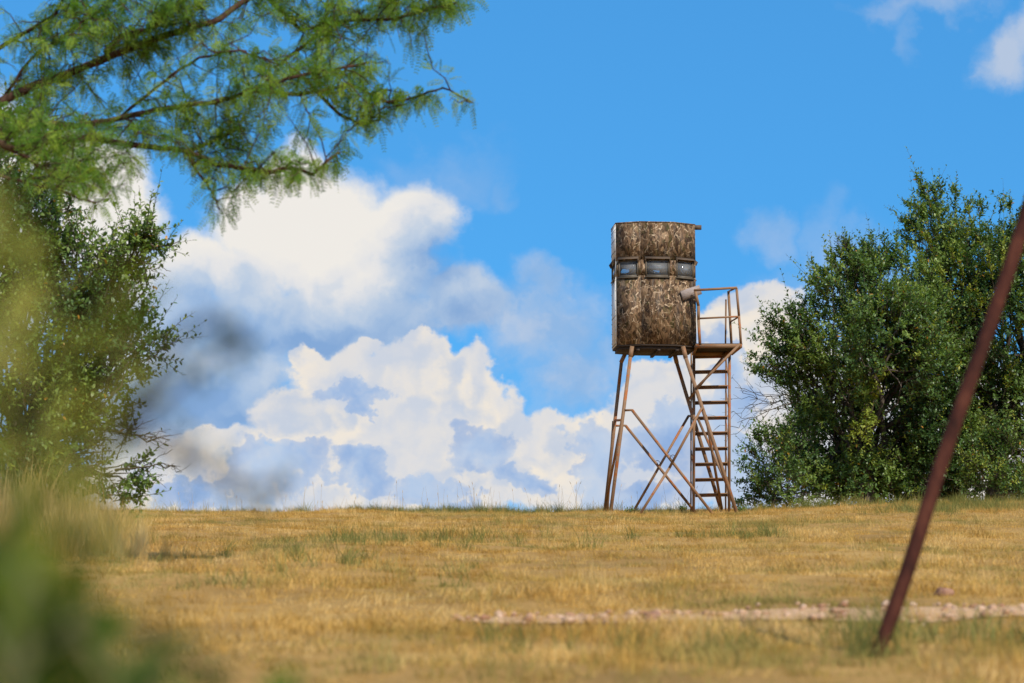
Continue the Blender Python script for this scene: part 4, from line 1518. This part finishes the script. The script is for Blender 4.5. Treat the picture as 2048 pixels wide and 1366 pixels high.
def build_mesquite():
    rng = np.random.default_rng(77)
    Y = 16.0
    bx = -5.5
    base = Vector((bx, Y, hz(bx, Y)))
    root = thing('mesquite_tree', base, 'feathery green mesquite tree reaching in from the upper left, dark limbs among its leaves', 'tree')
    crotch = W(-420, 640, Y)
    pts = [base - Vector((0, 0, .3))] + limb_path(base, crotch, rng, .12, 6)
    MB(base).tube(pts, list(np.linspace(.17, .11, len(pts))), 12).build('trunk', M['dark_bark'], root, smooth=True)
    limbs = [
        # (y, start radius px, end radius px, polyline)
        (10.8, 15, 6, [(-180, 330), (0, 205), (75, 168), (150, 142), (250, 100), (360, 62), (440, 38), (520, -20), (640, -90)]),
        (10.4, 9, 4, [(210, 108), (240, 72), (290, 60), (330, 38), (365, 0), (390, -50)]),
        (10.2, 12, 4, [(-180, 360), (0, 262), (55, 246), (150, 252), (240, 236), (335, 216), (430, 205), (500, 180), (600, 150), (720, 130)]),
        (10.0, 13, 3, [(-200, 420), (0, 285), (30, 300), (110, 282), (190, 275), (270, 292), (370, 300), (430, 328), (540, 345), (580, 334), (625, 348), (665, 312), (680, 305)]),
        (9.8, 5, 2, [(370, 300), (400, 350), (425, 385), (440, 420)]),
        (10.6, 5, 2, [(380, 302), (420, 285), (455, 268), (480, 250)]),
        (11.0, 7, 2, [(520, -20), (600, 60), (700, 40), (800, 36), (850, 20), (905, 8)]),
        (10.5, 6, 2, [(500, 180), (600, 190), (700, 168), (780, 206), (830, 195), (885, 176), (945, 205)]),
        (10.9, 6, 2, [(560, 130), (620, 80), (650, 40), (660, -20)]),
        (10.3, 5, 2, [(240, 236), (330, 160), (400, 115), (480, 100), (560, 130)]),
        (9.9, 6, 3, [(30, 300), (90, 340), (150, 335), (210, 350)]),
        (9.7, 5, 2, [(-40, 340), (70, 370), (120, 378), (160, 398), (195, 405)]),
        (11.2, 8, 3, [(-150, 150), (0, 95), (60, 60), (110, 30), (150, -40)]),
        (11.0, 5, 2, [(0, 205), (60, 120), (130, 70), (200, 20), (240, -40)]),
        (10.7, 6, 2, [(600, 150), (680, 230), (720, 250), (760, 240)]),
        (11.1, 6, 2, [(640, -90), (730, -30), (800, -10), (880, -30), (940, -10)]),
    ]
    poly = [(-300, -260), (940, -260), (935, 20), (870, 40), (840, 80), (822, 150), (850, 180), (925, 192), (890, 215), (790, 215), (745, 235), (690, 240), (640, 205), (560, 245),
            (600, 320), (680, 315), (660, 355), (520, 375), (445, 410), (405, 385), (380, 325), (320, 300), (290, 350), (200, 395), (120, 370), (60, 330), (-300, 360)]
    curves = []
    for y, r0, r1, pl in limbs:
        pts = []
        P = [W(px, py, y + 5.4 + .35 * math.sin(px * .011 + y * 3)) for px, py in pl]
        for a, b in zip(P[:-1], P[1:]):
            for k in range(4):
                pts.append(a.lerp(b, k / 4) + Vector(rng.normal(0, .004, 3)))
        pts.append(P[-1])
        if pl[0][0] < -100:
            pts = limb_path(crotch, pts[0], rng, .1, 4)[:-1] + pts
        m = y / F_PX
        rad = list(np.linspace(r0 * m * 1.15, r1 * m * 1.25, len(pts)))
        MB(base).tube(pts, rad, 8).build('limb', M['dark_bark'], root, smooth=True)
        curves.append((pts, rad))
    # twigs, then leaves hanging from limbs and twigs
    seeds = []
    tw = MB(base)
    weights = np.array([len(c[0]) for c in curves], float)
    ntw = 0
    for _ in range(2600):
        if ntw >= 590:
            break
        c, rad = curves[rng.choice(len(curves), p=weights / weights.sum())]
        i = int(rng.integers(2, len(c)))
        s = c[min(i, len(c) - 1)]
        L = rng.uniform(.16, .58)
        dirv = Vector((rng.normal(.35, .6), rng.normal(0, .75), rng.normal(-.02, .5))).normalized()
        e = s + dirv * L + Vector((0, 0, -.05 * L))
        ex, ey = to_px(e)
        if not inside(poly, ex, ey):
            continue
        ntw += 1
        q = limb_path(s, e, rng, .25, 5, .05)
        tw.tube(q, list(np.linspace(.0055, .002, 6)), 4, False)
        nl = int(L / .06)
        for k in range(nl):
            t = rng.uniform(.12, 1.0)
            j = min(int(t * 5), 4)
            seeds.append((q[j].lerp(q[j + 1], t * 5 - j), dirv))
    for c, rad in curves:
        for i in range(8, len(c) - 1):
            if rad[i] < .020 and inside(poly, *to_px(c[i])):
                for _ in range(3):
                    seeds.append((c[i].lerp(c[i + 1], rng.random()), (c[i + 1] - c[i]).normalized()))
    for c, rad in curves:
        for _ in range(5):
            seeds.append((c[-1] + Vector(rng.normal(0, .02, 3)), (c[-1] - c[-3]).normalized()))
    o = tw.build('twigs', M['dark_bark'], root)
    o['kind'] = 'stuff'
    P = np.array([s[0][:] for s in seeds])
    D = np.array([s[1][:] for s in seeds])
    n = len(P)
    lean = unit(D * .4 + rng.normal(0, .75, (n, 3)) + np.array([0, 0, -.38]))
    side = unit(np.cross(lean, rng.normal(0, 1, (n, 3))))
    Pp = np.concatenate([P, P])
    Dp = np.concatenate([lean + side * .55, lean - side * .55])
    keep = rng.random(len(Pp)) < .85
    Pp, Dp = Pp[keep], Dp[keep]
    lf, rc = pinnate(Pp + unit(Dp) * .02, Dp, rng.uniform(.09, .16, len(Pp)), 9, rng, .04, droop=.28)
    B = np.array(base[:])
    o = link('foliage', mesh_of('foliage', lf[0] - B, lf[1], M['mesquite_leaf'], lf[2]), root)
    o['kind'] = 'stuff'
    o = link('leaf_stalks', mesh_of('leaf_stalks', rc[0] - B, rc[1], M['stem']), root)
    o['kind'] = 'stuff'


build_mesquite()


def forb(px, y, h, label, rng, n=16):
    x = (px - 1024) / F_PX * y
    base = Vector((x, y, hz(x, y)))
    root = thing('small_weed', base, label, 'plant', 'small weeds on the crest')
    P = np.array([[rng.normal(0, .04), rng.normal(0, .04), 0] for _ in range(n)])
    lv, tw = shoots(P, rng.normal(0, .45, (n, 3)) + np.array([0, 0, 1]), rng.uniform(.4, 1, n) * h, 9, .05, .022, rng)
    o = link('foliage', mesh_of('foliage', lv[0], lv[1], M['oak_leaf'], lv[2]), root)
    o['kind'] = 'stuff'
    o = link('twigs', mesh_of('twigs', tw[0], tw[1], M['stem']), root)
    o['kind'] = 'stuff'


rf = np.random.default_rng(3)
forb(1258, 40.2, .17, 'small dark green weed at the foot of the left tower legs', rf)
forb(1365, 42.3, .11, 'low green weed between the tower legs, left of the ladder', rf)
forb(1480, 41.6, .12, 'small green weed beside the right tower leg', rf)


# ------------------------------------------------------------------ shrub and weeds close to the lens
def near_shrub(name, label, cat, bx, by, tips, mat, rng, leaf_per_m=70, leaf_len=(.06, .1), from_t=.45, pairs=10, leaflet=.02, spread=.03, group=None, stem_r=.004):
    base = Vector((bx, by, hz(bx, by)))
    root = thing(name, base, label, cat, group)
    B = np.array(base[:])
    seeds, dirs = [], []
    for px, py, y in tips:
        e = W(px, py, y)
        mid = base.lerp(e, .55) + Vector((rng.normal(0, .04), rng.normal(0, .04), .10))
        pts = []
        for i in range(13):
            t = i / 12
            pts.append(base * (1 - t) ** 2 + mid * 2 * t * (1 - t) + e * t * t)
        MB(base).tube(pts, list(np.linspace(stem_r, stem_r * .3, 13)), 6).build('stem', M['stem'], root, smooth=True)
        L = (e - base).length
        for _ in range(int(L * (1 - from_t) * leaf_per_m)):
            t = from_t + (1 - from_t) * rng.random() ** .8
            j = min(int(t * 12), 11)
            p = pts[j].lerp(pts[j + 1], t * 12 - j)
            seeds.append(p[:])
            dirs.append((pts[j + 1] - pts[j]).normalized()[:])
    P, D = np.array(seeds), np.array(dirs)
    n = len(P)
    lean = unit(D * .5 + rng.normal(0, .7, (n, 3)))
    lf, rc = pinnate(P, lean, rng.uniform(*leaf_len, n), pairs, rng, leaflet, droop=.2)
    o = link('foliage', mesh_of('foliage', lf[0] - B, lf[1], M[mat], lf[2]), root)
    o['kind'] = 'stuff'
    return root


rn = np.random.default_rng(5)
near_shrub('feathery_shrub', 'out of focus yellow green feathery shrub close by at the left edge', 'shrub', -.62, 1.75,
           [(20, 400, 1.9), (60, 470, 1.8), (-30, 520, 1.7), (30, 640, 1.6), (120, 560, 1.9), (200, 600, 2.0), (250, 660, 1.9), (330, 680, 2.0), (90, 760, 1.6), (-20, 860, 1.6), (150, 880, 1.7), (60, 960, 1.6),
            (230, 820, 1.9), (0, 330, 2.0), (50, 560, 1.8), (0, 700, 1.7)], 'near_leaf', rn, 36, (.05, .085), .72, 9, .016, stem_r=.0025)


def dark_sprig():
    rng = np.random.default_rng(15)
    base = Vector((-.70, 1.75, hz(-.70, 1.75)))
    root = thing('dark_sprig', base, 'blurred thin dark sprigs hanging against the pale clouds, left of centre', 'plant')
    lines = [[(-200, 1250, 1.68), (60, 1010, 1.65), (240, 870, 1.62), (350, 775, 1.6), (425, 715, 1.58), (492, 688, 1.56)],
             [(240, 870, 1.62), (320, 730, 1.6), (372, 655, 1.58), (430, 640, 1.57), (492, 688, 1.55)],
             [(240, 870, 1.62), (330, 880, 1.6), (400, 930, 1.6), (490, 980, 1.58), (578, 962, 1.6)]]
    P, D = [], []
    for k, ln in enumerate(lines):
        pts = [W(*c) for c in ln]
        if k == 0:
            pts = [base, base.lerp(pts[0], .6) + Vector((-.03, 0, .06))] + pts
        MB(base).tube(pts, list(np.linspace(.0045, .002, len(pts))), 6).build('stem', M['dark_bark'], root, smooth=True)
        for p, q in zip(pts[2 if k == 0 else 0:-1], pts[3 if k == 0 else 1:]):
            for _ in range(3):
                P.append(list(p.lerp(q, rng.random())))
                D.append(rng.normal(0, 1, 3) + np.array([0, 0, -.3]))
    for px, py, y, n, sp in ((488, 690, 2.14, 14, .008), (430, 645, 2.17, 6, .012), (375, 655, 2.18, 6, .012), (360, 770, 2.21, 9, .016), (420, 715, 2.18, 6, .012), (330, 800, 2.21, 6, .014), (390, 925, 2.21, 14, .014),
                             (385, 850, 2.21, 8, .012), (500, 985, 2.18, 14, .013), (575, 962, 2.21, 7, .009), (350, 880, 2.21, 6, .014)):
        c = W(px, py, y)
        for _ in range(n):
            P.append([c.x + rng.normal(0, sp), c.y + rng.normal(0, sp), c.z + rng.normal(0, sp)])
            D.append(rng.normal(0, 1, 3) + np.array([0, 0, -.5]))
    P, D = np.array(P), np.array(D)
    lf, rc = pinnate(P, D, rng.uniform(.009, .017, len(P)), 6, rng, .008, droop=.3)
    B = np.array(base[:])
    o = link('foliage', mesh_of('foliage', lf[0] - B, lf[1], M['dark_leaf'], lf[2]), root)
    o['kind'] = 'stuff'


dark_sprig()


def weed(bx, by, top_px, rng, k):
    base = Vector((bx, by, hz(bx, by)))
    root = thing('weed', base, 'blurred tall green weed low at the left, close to the camera', 'plant', 'tall weeds close to the camera')
    B = np.array(base[:])
    P, D = [], []
    for s in range(4):
        px, py = top_px[0] + rng.normal(0, 60), top_px[1] + abs(rng.normal(0, 70))
        e = W(px, py, by + rng.normal(0, .1))
        pts = limb_path(base, e, rng, .1, 8)
        MB(base).tube(pts, list(np.linspace(.005, .0018, 9)), 6).build('stem', M['stem'], root, smooth=True)
        for j in range(7):
            t = rng.uniform(.5, 1)
            i = min(int(t * 8), 7)
            P.append(pts[i].lerp(pts[i + 1], t * 8 - i)[:])
            D.append(((e - base).normalized() * .4 + Vector(rng.normal(0, 1, 3)).normalized())[:])
    P, D = np.array(P), np.array(D)
    lv, tw = shoots(P, D, rng.uniform(.05, .12, len(P)), 6, .055, .016, rng)
    o = link('foliage', mesh_of('foliage', lv[0] - B, lv[1], M['weed_leaf'], lv[2]), root)
    o['kind'] = 'stuff'
    o = link('twigs', mesh_of('twigs', tw[0] - B, tw[1], M['stem']), root)
    o['kind'] = 'stuff'


for k, (bx, by, tx, ty) in enumerate(((-.34, 1.40, 60, 1100), (-.32, 1.45, 130, 1140), (-.38, 1.55, 0, 1180), (-.26, 1.50, 260, 1290), (-.22, 1.55, 380, 1320), (-.16, 1.7, 620, 1345))):
    weed(bx, by, (tx, ty), rn, k)
